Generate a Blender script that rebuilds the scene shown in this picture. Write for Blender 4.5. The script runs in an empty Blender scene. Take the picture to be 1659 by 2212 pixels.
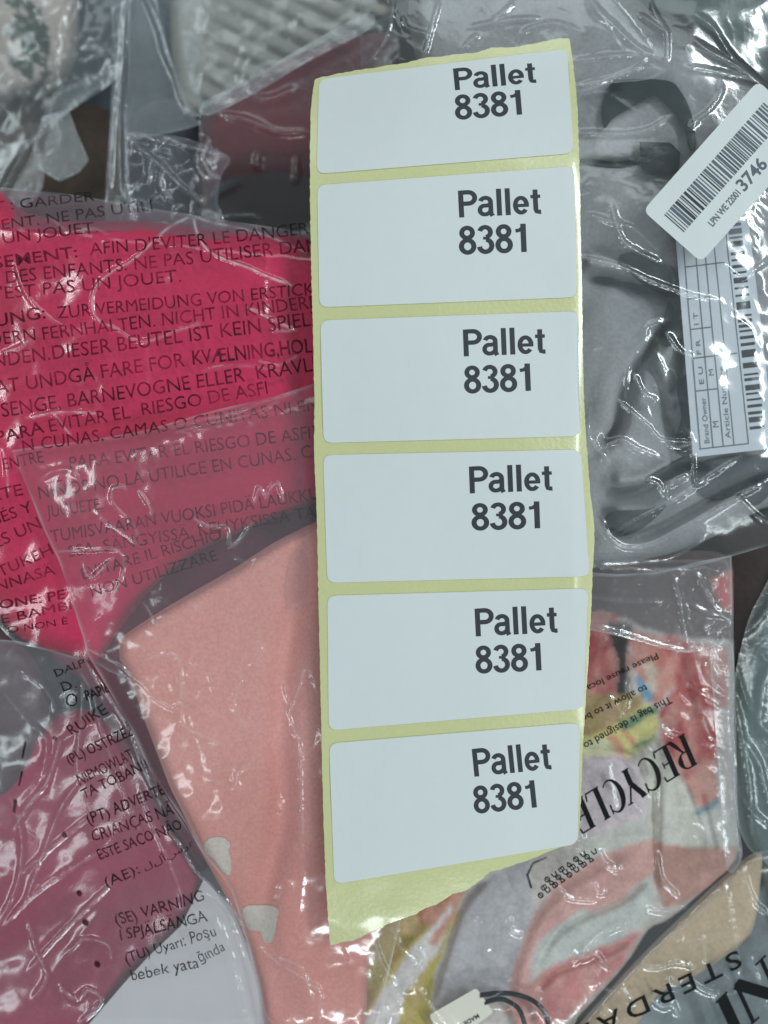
import bpy, bmesh, math, os
import numpy as np

# ------------------------------------------------------------------ scene, camera, light
sc = bpy.context.scene
COL = sc.collection
S = 0.0912            # millimetres per unit of the lay-out grid at table height
DC = 165.0            # camera height above the pile, mm
CX, CY = 829.5, 1106.0

cam_data = bpy.data.cameras.new('camera')
cam = bpy.data.objects.new('camera', cam_data)
COL.objects.link(cam)
sc.camera = cam
cam.location = (0, 0, DC / 1000)
cam_data.sensor_fit = 'VERTICAL'
cam_data.sensor_height = 24.0
cam_data.lens = 24.0 * DC / (2212 * S)
cam_data.clip_start = 0.005
cam_data.clip_end = 50
cam_data.dof.use_dof = True
cam_data.dof.focus_distance = (DC - 4) / 1000
cam_data.dof.aperture_fstop = 4.6

w = bpy.data.worlds.new('World')
sc.world = w
w.use_nodes = True
bg = w.node_tree.nodes['Background']
bg.inputs['Color'].default_value = (0.80, 0.97, 1.0, 1)
bg.inputs['Strength'].default_value = 0.15


def lamp(name, loc, size, power, col=(0.86, 0.98, 1.0)):
    l = bpy.data.lights.new(name, 'AREA')
    l.shape = 'RECTANGLE'
    l.size, l.size_y = size
    l.energy = power
    l.color = col
    o = bpy.data.objects.new(name, l)
    COL.objects.link(o)
    o.location = loc
    d = -np.array(loc) / np.linalg.norm(loc)
    from mathutils import Vector
    o.rotation_euler = Vector(d).to_track_quat('-Z', 'Y').to_euler()
    return o


# rows of warehouse tube lamps overhead
lamp('tube_lamp', (1.25, 0.75, 1.75), (1.2, 0.12), 21.5)
lamp('tube_lamp', (-1.15, 0.55, 1.75), (1.2, 0.12), 5.5)
lamp('tube_lamp', (0.35, -1.95, 1.6), (1.2, 0.12), 15)
lamp('tube_lamp', (-1.2, -1.0, 1.75), (0.12, 1.2), 4)
lamp('added_sheen_panel', (0.1, 1.5, 1.75), (1.5, 0.6), 5)  # unseen soft panel, added to give the films broad sheens
lamp('tube_lamp', (1.5, -0.6, 1.75), (0.12, 1.2), 6)

sc.view_settings.view_transform = 'Standard'
sc.view_settings.look = 'None'
sc.view_settings.gamma = 1
sc.view_settings.exposure = 0.0
sc.render.engine = 'CYCLES'
cy = sc.cycles
cy.max_bounces = 10
cy.transparent_max_bounces = 40
cy.diffuse_bounces = 4
cy.glossy_bounces = 4
cy.caustics_reflective = False
cy.caustics_refractive = False
cy.sample_clamp_indirect = 4
cy.use_denoising = True

# ------------------------------------------------------------------ numeric helpers
rng = np.random.RandomState(7)
PERM = np.concatenate([rng.permutation(1024)] * 3)
GA = rng.rand(1024) * 2 * np.pi
GX, GY = np.cos(GA), np.sin(GA)


def perlin(x, y, seed=0):
    x = np.asarray(x, float) + seed * 17.31
    y = np.asarray(y, float) + seed * 5.77
    xi = np.floor(x).astype(int); yi = np.floor(y).astype(int)
    xf = x - xi; yf = y - yi
    u = xf * xf * xf * (xf * (xf * 6 - 15) + 10)
    v = yf * yf * yf * (yf * (yf * 6 - 15) + 10)

    def g(ix, iy, dx, dy):
        h = PERM[(PERM[ix & 1023] + iy) & 1023]
        return GX[h] * dx + GY[h] * dy
    a = g(xi, yi, xf, yf); b = g(xi + 1, yi, xf - 1, yf)
    c = g(xi, yi + 1, xf, yf - 1); d = g(xi + 1, yi + 1, xf - 1, yf - 1)
    return (a * (1 - u) + b * u) * (1 - v) + (c * (1 - u) + d * u) * v


def fbm(x, y, sc_, seed=0, octv=3):
    r = 0; a = 1.0
    for k in range(octv):
        r = r + a * perlin(x / sc_, y / sc_, seed + k)
        a *= 0.5; sc_ = sc_ / 2.0
    return r


def ridged(x, y, scale, seed, ang=0.0, stretch=1.0, warp=0.35):
    """sharp-crested creases like those of crumpled foil, range about 0..1"""
    c, s = math.cos(ang), math.sin(ang)
    u = (x * c + y * s) / (scale * stretch); v = (-x * s + y * c) / scale
    wx = perlin(u * 1.3, v * 1.3, seed + 50) * warp
    wy = perlin(u * 1.3, v * 1.3, seed + 60) * warp
    n = perlin(u + wx, v + wy, seed)
    m = sstep(0.02, 0.34, perlin(x / (scale * 2.2) + 3.1, y / (scale * 2.2), seed + 70))
    return m * np.exp(-np.sqrt(n * n + 0.0003) / 0.085)


def facets(x, y, scale, seed):
    """flat crumple facets meeting in sharp folds"""
    xi = x / scale + 0.4 * perlin(x / scale, y / scale, seed + 3)
    yi = y / scale + 0.4 * perlin(x / scale, y / scale, seed + 4)
    cx = np.floor(xi).astype(int); cy_ = np.floor(yi).astype(int)
    best = np.full(x.shape, -1e9)
    for ox in (-1, 0, 1):
        for oy in (-1, 0, 1):
            jx = cx + ox; jy = cy_ + oy
            h = PERM[(PERM[(jx + seed * 13) & 1023] + jy) & 1023]
            px = jx + 0.5 + 0.8 * (GX[h]) * 0.5; py = jy + 0.5 + 0.8 * (GY[h]) * 0.5
            h2 = PERM[(h + 77) & 1023]
            z = 0.5 * GX[h2] * (xi - px) + 0.5 * GY[h2] * (yi - py) - 0.9 * np.hypot(xi - px, yi - py)
            best = np.maximum(best, z)
    return best


def seg_dist(x, y, pts, closed=False):
    """distance to a polyline, plus the running length along it at the nearest point"""
    P = np.asarray(pts, float)
    if closed:
        P = np.vstack([P, P[:1]])
    best = np.full(x.shape, 1e18); along = np.zeros(x.shape); L = 0.0
    bx = np.zeros(x.shape); by = np.zeros(x.shape)
    for i in range(len(P) - 1):
        ax, ay = P[i]; dx, dy = P[i + 1] - P[i]
        l2 = dx * dx + dy * dy
        if l2 == 0:
            continue
        t = np.clip(((x - ax) * dx + (y - ay) * dy) / l2, 0, 1)
        qx = ax + t * dx; qy = ay + t * dy
        d = (x - qx) ** 2 + (y - qy) ** 2
        m = d < best
        best = np.where(m, d, best)
        along = np.where(m, L + t * math.sqrt(l2), along)
        bx = np.where(m, qx, bx); by = np.where(m, qy, by)
        L += math.sqrt(l2)
    return np.sqrt(best), along, L, bx, by


def inside(x, y, poly):
    P = np.asarray(poly, float)
    r = np.zeros(x.shape, bool)
    j = len(P) - 1
    for i in range(len(P)):
        xi, yi = P[i]; xj, yj = P[j]
        if yi != yj:
            c = ((yi > y) != (yj > y)) & (x < (xj - xi) * (y - yi) / (yj - yi) + xi)
            r ^= c
        j = i
    return r


def smooth(pts, n=6, closed=False):
    P = [np.array(p, float) for p in pts]
    out = []
    N = len(P)
    rngi = range(N if closed else N - 1)
    for i in rngi:
        if closed:
            p0, p1, p2, p3 = P[(i - 1) % N], P[i], P[(i + 1) % N], P[(i + 2) % N]
        else:
            p0 = P[max(i - 1, 0)]; p1 = P[i]; p2 = P[i + 1]; p3 = P[min(i + 2, N - 1)]
        for k in range(n):
            t = k / n
            out.append(tuple(0.5 * (2 * p1 + (p2 - p0) * t + (2 * p0 - 5 * p1 + 4 * p2 - p3) * t * t + (3 * p1 - p0 - 3 * p2 + p3) * t ** 3)))
    if not closed:
        out.append(tuple(P[-1]))
    return out


def sstep(a, b, x):
    t = np.clip((x - a) / (b - a), 0, 1)
    return t * t * (3 - 2 * t)


def world(px, py, z):
    k = S * (DC - z) / DC / 1000.0
    return np.stack([(px - CX) * k, -(py - CY) * k, z / 1000.0 + 0 * px], -1)


# ------------------------------------------------------------------ objects
def thing(name, label, cat, at=(CX, CY, 0), group=None):
    o = bpy.data.objects.new(name, None)
    COL.objects.link(o)
    p = world(np.array(float(at[0])), np.array(float(at[1])), np.array(float(at[2])))
    o.location = [float(v) for v in p]
    o.empty_display_size = 0.01
    o['label'] = label; o['category'] = cat
    if group:
        o['group'] = group
    return o


def tag(o, label, cat, group=None):
    o['label'] = label; o['category'] = cat
    if group:
        o['group'] = group
    return o


def link(name, V, F, mat, parent=None, smooth_=True, attrs=None, cols=None, origin=None):
    V = np.asarray(V, float)
    if parent is not None:
        top = parent
        off = np.array(parent.location)
        while top.parent is not None:
            top = top.parent
            off = off + np.array(top.location)
    else:
        off = V.mean(0) if origin is None else np.array(origin)
    me = bpy.data.meshes.new(name)
    me.from_pydata((V - off).tolist(), [], [list(map(int, f)) for f in F])
    if attrs:
        for k, v in attrs.items():
            a = me.attributes.new(k, 'FLOAT', 'POINT')
            a.data.foreach_set('value', np.asarray(v, np.float32))
    if cols is not None:
        a = me.attributes.new('print_colour', 'FLOAT_COLOR', 'POINT')
        c4 = np.concatenate([cols, np.ones((len(cols), 1))], 1).astype(np.float32)
        a.data.foreach_set('color', c4.ravel())
    if smooth_:
        me.polygons.foreach_set('use_smooth', [True] * len(me.polygons))
    me.materials.append(mat)
    me.update()
    o = bpy.data.objects.new(name, me)
    COL.objects.link(o)
    if parent is not None:
        o.parent = parent
    else:
        o.location = off
    return o


def sheet(name, poly, zf, h, mat, parent=None, attr=None, colf=None, jag=0.0):
    P = np.asarray(poly, float)
    x0, y0 = P.min(0) - h; x1, y1 = P.max(0) + h
    nx = int((x1 - x0) / h) + 2; ny = int((y1 - y0) / h) + 2
    gx, gy = np.meshgrid(x0 + h * np.arange(nx), y0 + h * np.arange(ny))
    cin = inside(gx[:-1, :-1] + h / 2, gy[:-1, :-1] + h / 2, P)
    used = np.zeros((ny, nx), int)
    for a in (0, 1):
        for b in (0, 1):
            used[a:ny - 1 + a, b:nx - 1 + b] += cin
    keep = used > 0
    bnd = keep & (used < 4)
    X = gx.copy(); Y = gy.copy()
    if bnd.any():
        d, al, L, qx, qy = seg_dist(gx[bnd], gy[bnd], P, True)
        m = d < 1.5 * h
        bx = gx[bnd]; by = gy[bnd]
        bx[m] = qx[m]; by[m] = qy[m]
        if jag:
            bx += jag * perlin(al / 6, al * 0 + 1.5, 3); by += jag * perlin(al / 6, al * 0 + 7.5, 4)
        X[bnd] = bx; Y[bnd] = by
    idx = -np.ones((ny, nx), int)
    idx[keep] = np.arange(keep.sum())
    xs, ys = X[keep], Y[keep]
    z = zf(xs, ys)
    V = world(xs, ys, z)
    c = np.argwhere(cin)
    F = np.stack([idx[c[:, 0], c[:, 1]], idx[c[:, 0] + 1, c[:, 1]], idx[c[:, 0] + 1, c[:, 1] + 1], idx[c[:, 0], c[:, 1] + 1]], 1)
    at = {'crease': attr(xs, ys)} if attr else None
    cl = colf(xs, ys) if colf else None
    return link(name, V, F, mat, parent, True, at, cl)


class Film:
    """height and whitening of a plastic film: soft shape + crumple + named fold lines"""
    def __init__(self, base, crumple=(), creases=(), poly=None, edge=0.0, edge_w=4.0, fac=None, wk=0.6):
        self.base = base; self.crumple = crumple; self.creases = creases
        self.poly = poly; self.edge = edge; self.edge_w = edge_w; self.fac = fac; self.wk = wk

    def z(self, x, y):
        z = self.base(x, y) if callable(self.base) else self.base + 0 * x
        m = self.fac(x, y) if self.fac else 1.0
        for kind, scale, amp, seed, ang, st in self.crumple:
            if kind == 'r':
                z = z + 0.55 * m * amp * ridged(x, y, scale, seed, ang, st)
            elif kind == 'f':
                z = z + m * amp * facets(x, y, scale, seed)
            else:
                z = z + m * amp * fbm(x, y, scale, seed)
        for pts, amp, wd, wh in self.creases:
            d, al, L, _, _ = seg_dist(x, y, pts)
            taper = sstep(0, 0.12 * L, al) * sstep(0, 0.12 * L, L - al) * 0.8 + 0.2
            bead = 1 + 0.35 * perlin(al / 9.0, al * 0 + amp * 3, 5)
            z = z + 0.55 * amp * taper * bead * np.exp(-(np.maximum(d - 0.5, 0) / (wd * 0.75)) ** 1.6)
        return z

    def white(self, x, y):
        c = 0 * x
        for pts, amp, wd, wh in self.creases:
            d, al, L, _, _ = seg_dist(x, y, pts)
            c = np.maximum(c, min(1.0, self.wk * 1.1 * wh) * np.exp(-(d / (1.7 + wd * 0.18)) ** 2) * np.clip(0.8 + 1.1 * perlin(al / 22.0, al * 0 + wd, 8), 0, 1))
        if self.edge and self.poly is not None:
            d, al, L, _, _ = seg_dist(x, y, self.poly, True)
            c = np.maximum(c, self.edge * np.exp(-(d / self.edge_w) ** 2) * np.clip(0.75 + perlin(al / 60., al * 0, 2), 0, 1))
        return c


def pillow(poly, base, r, drop, crumple=(), folds=(), extra=None):
    def f(x, y):
        d, al, L, _, _ = seg_dist(x, y, poly, True)
        t = np.clip(1 - d / r, 0, 1)
        z = (base(x, y) if callable(base) else base) - drop * (1 - np.sqrt(np.clip(1 - t * t, 0, 1)))
        for scale, amp, seed, ang, st in crumple:
            c, s = math.cos(ang), math.sin(ang)
            z = z + amp * fbm((x * c + y * s) / st, -x * s + y * c, scale, seed, 2)
        for pts, amp, wd in folds:
            d2, al, L, _, _ = seg_dist(x, y, pts)
            tp = sstep(0, .15 * L, al) * sstep(0, .15 * L, L - al) * .8 + .2
            z = z + amp * tp * np.exp(-(d2 / wd) ** 2)
        if extra:
            z = z + extra(x, y)
        return z
    return f


# ------------------------------------------------------------------ materials
def C(r, g, b, k=0.80):
    def l(v):
        v /= 255.0
        return v / 12.92 if v <= 0.04045 else ((v + 0.055) / 1.055) ** 2.4
    return tuple(min(0.9, l(v) / (k * f)) for v, f in zip((r, g, b), (0.84, 1.0, 1.03)))


def nodes(name):
    m = bpy.data.materials.new(name)
    m.use_nodes = True
    nt = m.node_tree
    for n in list(nt.nodes):
        nt.nodes.remove(n)
    return m, nt, nt.nodes.new('ShaderNodeOutputMaterial')


def N(nt, t, **kw):
    n = nt.nodes.new(t)
    for k, v in kw.items():
        if k in n.inputs:
            n.inputs[k].default_value = v
        else:
            setattr(n, k, v)
    return n


def math_(nt, op, a, b=None, clamp=False):
    n = nt.nodes.new('ShaderNodeMath'); n.operation = op; n.use_clamp = clamp
    for i, v in enumerate((a, b)):
        if v is None:
            continue
        if isinstance(v, (int, float)):
            n.inputs[i].default_value = v
        else:
            nt.links.new(v, n.inputs[i])
    return n.outputs[0]


def film_mat(name, haze=0.08, tint=(0.98, 0.98, 0.985), hazecol=(0.75, 0.78, 0.8), rough=0.07, bump=0.25, bscale=420, crease=0.85, gl=1.3, var=0.3, vscale=25):
    m, nt, out = nodes(name)
    L = nt.links.new
    tc = N(nt, 'ShaderNodeTexCoord')
    n1 = N(nt, 'ShaderNodeTexNoise', Scale=bscale, Detail=3.0, Roughness=0.6, Distortion=0.6)
    L(tc.outputs['Object'], n1.inputs['Vector'])
    bp = N(nt, 'ShaderNodeBump', Strength=bump, Distance=0.0006)
    L(n1.outputs['Fac'], bp.inputs['Height'])
    n2 = N(nt, 'ShaderNodeTexNoise', Scale=vscale, Detail=3.0, Roughness=0.6, Distortion=0.3)
    L(tc.outputs['Object'], n2.inputs['Vector'])
    v = math_(nt, 'MULTIPLY_ADD', n2.outputs['Fac'], 2 * var)
    v.node.inputs[2].default_value = 1 - var
    h = math_(nt, 'MULTIPLY', v, haze)
    at = N(nt, 'ShaderNodeAttribute', attribute_name='crease')
    cr = math_(nt, 'MULTIPLY', at.outputs['Fac'], crease)
    h = math_(nt, 'ADD', h, cr, True)
    tr = N(nt, 'ShaderNodeBsdfTransparent', Color=(*tint, 1))
    hm = N(nt, 'ShaderNodeMix', data_type='RGBA')
    hm.inputs[6].default_value = (*hazecol, 1); hm.inputs[7].default_value = (0.93, 0.94, 0.96, 1)     # whitened along folds: stress marks plus painted-in glints
    L(math_(nt, 'MULTIPLY', at.outputs['Fac'], 2.0, True), hm.inputs[0])
    df = N(nt, 'ShaderNodeBsdfDiffuse'); L(hm.outputs[2], df.inputs['Color'])
    tl = N(nt, 'ShaderNodeBsdfTranslucent'); L(hm.outputs[2], tl.inputs['Color'])
    mx0 = N(nt, 'ShaderNodeMixShader', Fac=0.35); L(df.outputs[0], mx0.inputs[1]); L(tl.outputs[0], mx0.inputs[2])
    mx1 = N(nt, 'ShaderNodeMixShader'); L(h, mx1.inputs[0]); L(tr.outputs[0], mx1.inputs[1]); L(mx0.outputs[0], mx1.inputs[2])
    ge = N(nt, 'ShaderNodeNewGeometry')
    dt = N(nt, 'ShaderNodeVectorMath', operation='DOT_PRODUCT')
    L(ge.outputs['Incoming'], dt.inputs[0]); L(bp.outputs['Normal'], dt.inputs[1])
    ca = math_(nt, 'ABSOLUTE', dt.outputs['Value'])
    p5 = math_(nt, 'POWER', math_(nt, 'SUBTRACT', 1.0, ca, True), 5.0)
    fk = math_(nt, 'MULTIPLY_ADD', p5, 0.9 * gl, True)      # thin-film Fresnel, the same from both sides
    fk.node.inputs[2].default_value = 0.055 * gl
    gs = N(nt, 'ShaderNodeBsdfGlossy', Roughness=rough + 0.045, Color=(1, 1, 1, 1)); L(bp.outputs['Normal'], gs.inputs['Normal'])
    mx2 = N(nt, 'ShaderNodeMixShader'); L(fk, mx2.inputs[0]); L(mx1.outputs[0], mx2.inputs[1]); L(gs.outputs[0], mx2.inputs[2])
    L(mx2.outputs[0], out.inputs['Surface'])
    return m


def cloth_mat(name, col=None, col2=None, weave=1400, rough=0.85, bump=0.35, var=0.12, attr=False, sheen=0.15, vscale=45):
    m, nt, out = nodes(name)
    L = nt.links.new
    p = N(nt, 'ShaderNodeBsdfPrincipled', Roughness=rough)
    p.inputs['Specular IOR Level'].default_value = 0.2
    p.inputs['Sheen Weight'].default_value = sheen
    tc = N(nt, 'ShaderNodeTexCoord')
    nz = N(nt, 'ShaderNodeTexNoise', Scale=vscale, Detail=5.0, Roughness=0.65)
    L(tc.outputs['Object'], nz.inputs['Vector'])
    mix = N(nt, 'ShaderNodeMix', data_type='RGBA')
    if attr:
        a = N(nt, 'ShaderNodeAttribute', attribute_name='print_colour')
        hs = N(nt, 'ShaderNodeHueSaturation', Value=1 - 2 * var); L(a.outputs['Color'], hs.inputs['Color'])
        L(a.outputs['Color'], mix.inputs[6]); L(hs.outputs[0], mix.inputs[7])
    else:
        c2 = col2 if col2 else tuple(v * (1 - 2 * var) for v in col)
        mix.inputs[6].default_value = (*col, 1); mix.inputs[7].default_value = (*c2, 1)
    rp = N(nt, 'ShaderNodeMapRange'); rp.inputs[1].default_value = 0.35; rp.inputs[2].default_value = 0.68
    L(nz.outputs['Fac'], rp.inputs[0]); L(rp.outputs[0], mix.inputs[0])
    wv = N(nt, 'ShaderNodeTexNoise', Scale=weave, Detail=2.0)
    L(tc.outputs['Object'], wv.inputs['Vector'])
    yr = N(nt, 'ShaderNodeMapRange'); yr.inputs[1].default_value = 0.3; yr.inputs[2].default_value = 0.7     # yarn to yarn tone
    yr.inputs[3].default_value = 0.91; yr.inputs[4].default_value = 1.09
    L(wv.outputs['Fac'], yr.inputs[0])
    ym = N(nt, 'ShaderNodeVectorMath', operation='SCALE'); L(mix.outputs[2], ym.inputs[0]); L(yr.outputs[0], ym.inputs['Scale'])
    L(ym.outputs[0], p.inputs['Base Color'])
    bp = N(nt, 'ShaderNodeBump', Strength=bump, Distance=0.0004)
    L(wv.outputs['Fac'], bp.inputs['Height']); L(bp.outputs['Normal'], p.inputs['Normal'])
    L(p.outputs[0], out.inputs['Surface'])
    return m


def plain_mat(name, col, rough=0.5, spec=0.5, bump=0.0, bscale=900, coat=0.0, var=0.03):
    m, nt, out = nodes(name)
    L = nt.links.new
    p = N(nt, 'ShaderNodeBsdfPrincipled', Roughness=rough)
    p.inputs['Specular IOR Level'].default_value = spec
    p.inputs['Coat Weight'].default_value = coat
    p.inputs['Coat Roughness'].default_value = 0.12
    tc = N(nt, 'ShaderNodeTexCoord')
    nz = N(nt, 'ShaderNodeTexNoise', Scale=bscale, Detail=4.0)
    L(tc.outputs['Object'], nz.inputs['Vector'])
    mix = N(nt, 'ShaderNodeMix', data_type='RGBA')
    mix.inputs[6].default_value = (*col, 1); mix.inputs[7].default_value = (*[v * (1 - 2 * var) for v in col], 1)
    L(nz.outputs['Fac'], mix.inputs[0]); L(mix.outputs[2], p.inputs['Base Color'])
    if bump:
        bp = N(nt, 'ShaderNodeBump', Strength=bump, Distance=0.0003)
        L(nz.outputs['Fac'], bp.inputs['Height']); L(bp.outputs['Normal'], p.inputs['Normal'])
    L(p.outputs[0], out.inputs['Surface'])
    return m


M_PAPER = plain_mat('label_paper', (0.70, 0.72, 0.72), 0.5, 0.35, 0.10, 500, 0.0, 0.02)
M_LINER = plain_mat('glassine_liner', C(174, 187, 141, 0.74), 0.30, 0.5, 0.30, 1300, 0.7, 0.06)
M_INK = plain_mat('thermal_ink', (0.040, 0.047, 0.056), 0.55, 0.3)
M_INKG = plain_mat('faint_ink', (0.16, 0.18, 0.20), 0.6, 0.3)
M_BAGINK = plain_mat('bag_ink', (0.012, 0.010, 0.012), 0.5, 0.08)


def fade(m, lo, hi, scale):
    """worn print: the ink is thin in places"""
    nt = m.node_tree
    out = [n for n in nt.nodes if n.type == 'OUTPUT_MATERIAL'][0]
    src = out.inputs['Surface'].links[0].from_socket
    tc = N(nt, 'ShaderNodeTexCoord')
    nz = N(nt, 'ShaderNodeTexNoise', Scale=scale, Detail=4.0, Roughness=0.7)
    nt.links.new(tc.outputs['Object'], nz.inputs['Vector'])
    mr = N(nt, 'ShaderNodeMapRange'); mr.inputs[1].default_value = 0.35; mr.inputs[2].default_value = 0.7
    mr.inputs[3].default_value = lo; mr.inputs[4].default_value = hi
    nt.links.new(nz.outputs['Fac'], mr.inputs[0])
    tr = N(nt, 'ShaderNodeBsdfTransparent')
    mx = N(nt, 'ShaderNodeMixShader')
    nt.links.new(mr.outputs[0], mx.inputs[0]); nt.links.new(src, mx.inputs[1]); nt.links.new(tr.outputs[0], mx.inputs[2])
    nt.links.new(mx.outputs[0], out.inputs['Surface'])


fade(M_BAGINK, 0.05, 0.6, 160)
M_BLACK = cloth_mat('black_cord', (0.02, 0.023, 0.025), weave=2500)

# ------------------------------------------------------------------ lettering
FONT_DIR = bpy.utils.system_resource('DATAFILES', path='fonts') or ''


def get_font(fn):
    try:
        return bpy.data.fonts.load(os.path.join(FONT_DIR, fn))
    except Exception:
        return None


F_ARAB = get_font('NotoSansArabic-VariableFont_wdth,wght.woff2')
TEXTQ = []


def text(parent, name, body, p0, p1, cap, zf, mat=M_BAGINK, bold=0.0, font=None, eps=0.12, sub=9.0, spacing=1.0, up=None, label=None, curve=0.0, wob=1.8):
    """a line of print from p0 to p1 (baseline), laid on the surface zf"""
    TEXTQ.append(dict(parent=parent, name=name, body=body, p0=p0, p1=p1, cap=cap, zf=zf, mat=mat, bold=bold, font=font, eps=eps, sub=sub, spacing=spacing, up=up, curve=curve, wob=wob))


def flush_text():
    objs = []
    for q in TEXTQ:
        c = bpy.data.curves.new('lettering', 'FONT')
        c.body = q['body']; c.resolution_u = 3; c.offset = q['bold']; c.space_character = q['spacing']
        if q['font']:
            c.font = q['font']
        o = bpy.data.objects.new('lettering_source', c)
        COL.objects.link(o)
        objs.append(o)
    dg = bpy.context.evaluated_depsgraph_get()
    meshes = [bpy.data.meshes.new_from_object(o.evaluated_get(dg)) for o in objs]
    for o in objs:
        c = o.data
        bpy.data.objects.remove(o); bpy.data.curves.remove(c)
    for q, me in zip(TEXTQ, meshes):
        p0 = np.array(q['p0'], float); p1 = np.array(q['p1'], float)
        L = np.linalg.norm(p1 - p0); d = (p1 - p0) / L
        up = np.array(q['up'], float) if q['up'] is not None else np.array([d[1], -d[0]])
        v = np.array([x.co[:2] for x in me.vertices])
        if not len(v):
            continue
        xmin, xmax = v[:, 0].min(), v[:, 0].max()
        caph = 0.70
        if q['font']:
            caph = 0.75
        bm = bmesh.new(); bm.from_mesh(me)
        for vv in bm.verts:
            vv.co.x = (vv.co.x - xmin) / (xmax - xmin) * L
            vv.co.y = vv.co.y / caph * q['cap']
            vv.co.z = 0
        for _ in range(3):
            ed = [e for e in bm.edges if e.calc_length() > q['sub']]
            if not ed:
                break
            bmesh.ops.subdivide_edges(bm, edges=ed, cuts=1)
            bmesh.ops.triangulate(bm, faces=[f for f in bm.faces if len(f.verts) > 3])
        bm.verts.index_update()
        a = np.array([vv.co[:2] for vv in bm.verts])
        F = [[x.index for x in f.verts] for f in bm.faces]
        bm.free()
        bow = q['curve'] * 4 * (a[:, 0] / L) * (1 - a[:, 0] / L)
        P = p0 + np.outer(a[:, 0], d) + np.outer(a[:, 1] + bow, up)
        if q['mat'] in (M_BAGINK, M_INKC):      # the film is wrinkled, so the print on it is pulled about
            j = q['wob']
            P = P + j * np.stack([perlin(P[:, 0] / 34, P[:, 1] / 34, 301) + 0.5 * perlin(P[:, 0] / 14, P[:, 1] / 14, 303), perlin(P[:, 0] / 34, P[:, 1] / 34, 302) + 0.5 * perlin(P[:, 0] / 14, P[:, 1] / 14, 304)], 1)
        z = q['zf'](P[:, 0], P[:, 1]) + q['eps']
        link(q['name'], world(P[:, 0], P[:, 1], z), F, q['mat'], q['parent'], False)
        bpy.data.meshes.remove(me)


# stroke-drawn glyphs: each a list of (points, widths)
def arc(cx, cy, rx, ry, a0, a1, n=14):
    return [(cx + rx * math.cos(math.radians(a0 + (a1 - a0) * k / n)), cy + ry * math.sin(math.radians(a0 + (a1 - a0) * k / n))) for k in range(n + 1)]


def dens(pts, n=6):
    out = []
    for (x0, y0), (x1, y1) in zip(pts[:-1], pts[1:]):
        for k in range(n):
            out.append((x0 + (x1 - x0) * k / n, y0 + (y1 - y0) * k / n))
    out.append(pts[-1])
    return out


T = 0.166
GROT = {   # bold grotesque, cap height 1
    'P': (0.60, [([(0.10, 0), (0.10, 1)], T), ([(0.10, .925), (0.34, .925)] + arc(0.34, .715, .21, .21, 90, -90, 12) + [(0.10, .505)], T * .98)]),
    'a': (0.56, [(arc(0.27, .53, .165, .155, 165, 0, 12) + [(.435, .30), (.435, .10), (.485, .0)], T * .93), ([(.43, .43), (.30, .395)] + arc(0.235, .235, .155, .165, 100, 270, 10) + [(.30, .075), (.40, .14), (.43, .22)], T * .90)]),
    'l': (0.26, [([(.13, 0), (.13, 1)], T * .98)]),
    'e': (0.555, [(arc(.275, .345, .185, .275, -38, -360 + 8, 22)[::1], T * .9), ([(.10, .335), (.53, .335)], T * .72)]),
    't': (0.36, [([(.175, .90), (.175, .18), (.20, .085), (.29, .065), (.34, .068)], T * .95), ([(.02, .645), (.335, .645)], T * .75)]),
    '8': (0.56, [(arc(.275, .745, .165, .175, 0, 360, 24), T * .92), (arc(.275, .275, .19, .215, 0, 360, 24), T * .95)]),
    '3': (0.56, [(arc(.265, .745, .165, .175, 165, -80, 16), T * .92), (arc(.265, .275, .19, .215, 82, -172, 18), T * .95), ([(.20, .545), (.30, .53)], T * .6)]),
    '1': (0.56, [([(.315, 0), (.315, .985)], T), ([(.08, .745), (.20, .765), (.285, .84), (.315, .975)], T * .72)]),
}


def ribbon(pts, width, V, F, lift):
    P = np.array(pts, float)
    n = len(P)
    wd = np.full(n, width, float) if np.isscalar(width) else np.asarray(width, float)
    t = np.zeros_like(P)
    t[1:-1] = P[2:] - P[:-2]; t[0] = P[1] - P[0]; t[-1] = P[-1] - P[-2]
    if np.allclose(P[0], P[-1]):
        t[0] = t[-1] = P[1] - P[-2]
    t /= np.linalg.norm(t, axis=1)[:, None]
    nn = np.stack([-t[:, 1], t[:, 0]], 1)
    b = len(V)
    for i in range(n):
        V.append((*(P[i] + nn[i] * wd[i] / 2), lift)); V.append((*(P[i] - nn[i] * wd[i] / 2), lift))
    for i in range(n - 1):
        F.append((b + 2 * i, b + 2 * i + 1, b + 2 * i + 3, b + 2 * i + 2))


def glyph_line(body, table, track=0.0):
    V, F = [], []
    x = 0.0
    k = 0
    for ch in body:
        adv, strokes = table[ch]
        for pts, wd in strokes:
            q = dens(pts, 4) if len(pts) <= 4 else pts
            ww = wd
            if not np.isscalar(wd):
                ww = np.interp(np.linspace(0, 1, len(q)), np.linspace(0, 1, len(wd)), wd)
            v2, f2 = [], []
            ribbon(q, ww, v2, f2, k * 0.004); k += 1
            b = len(V)
            V += [(a + x, bb, c) for a, bb, c in v2]
            F += [tuple(i + b for i in f) for f in f2]
        x += adv + track
    V = np.array(V)
    x0 = V[:, 0].min(); x1 = V[:, 0].max()
    return V, F, x0, x1


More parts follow.
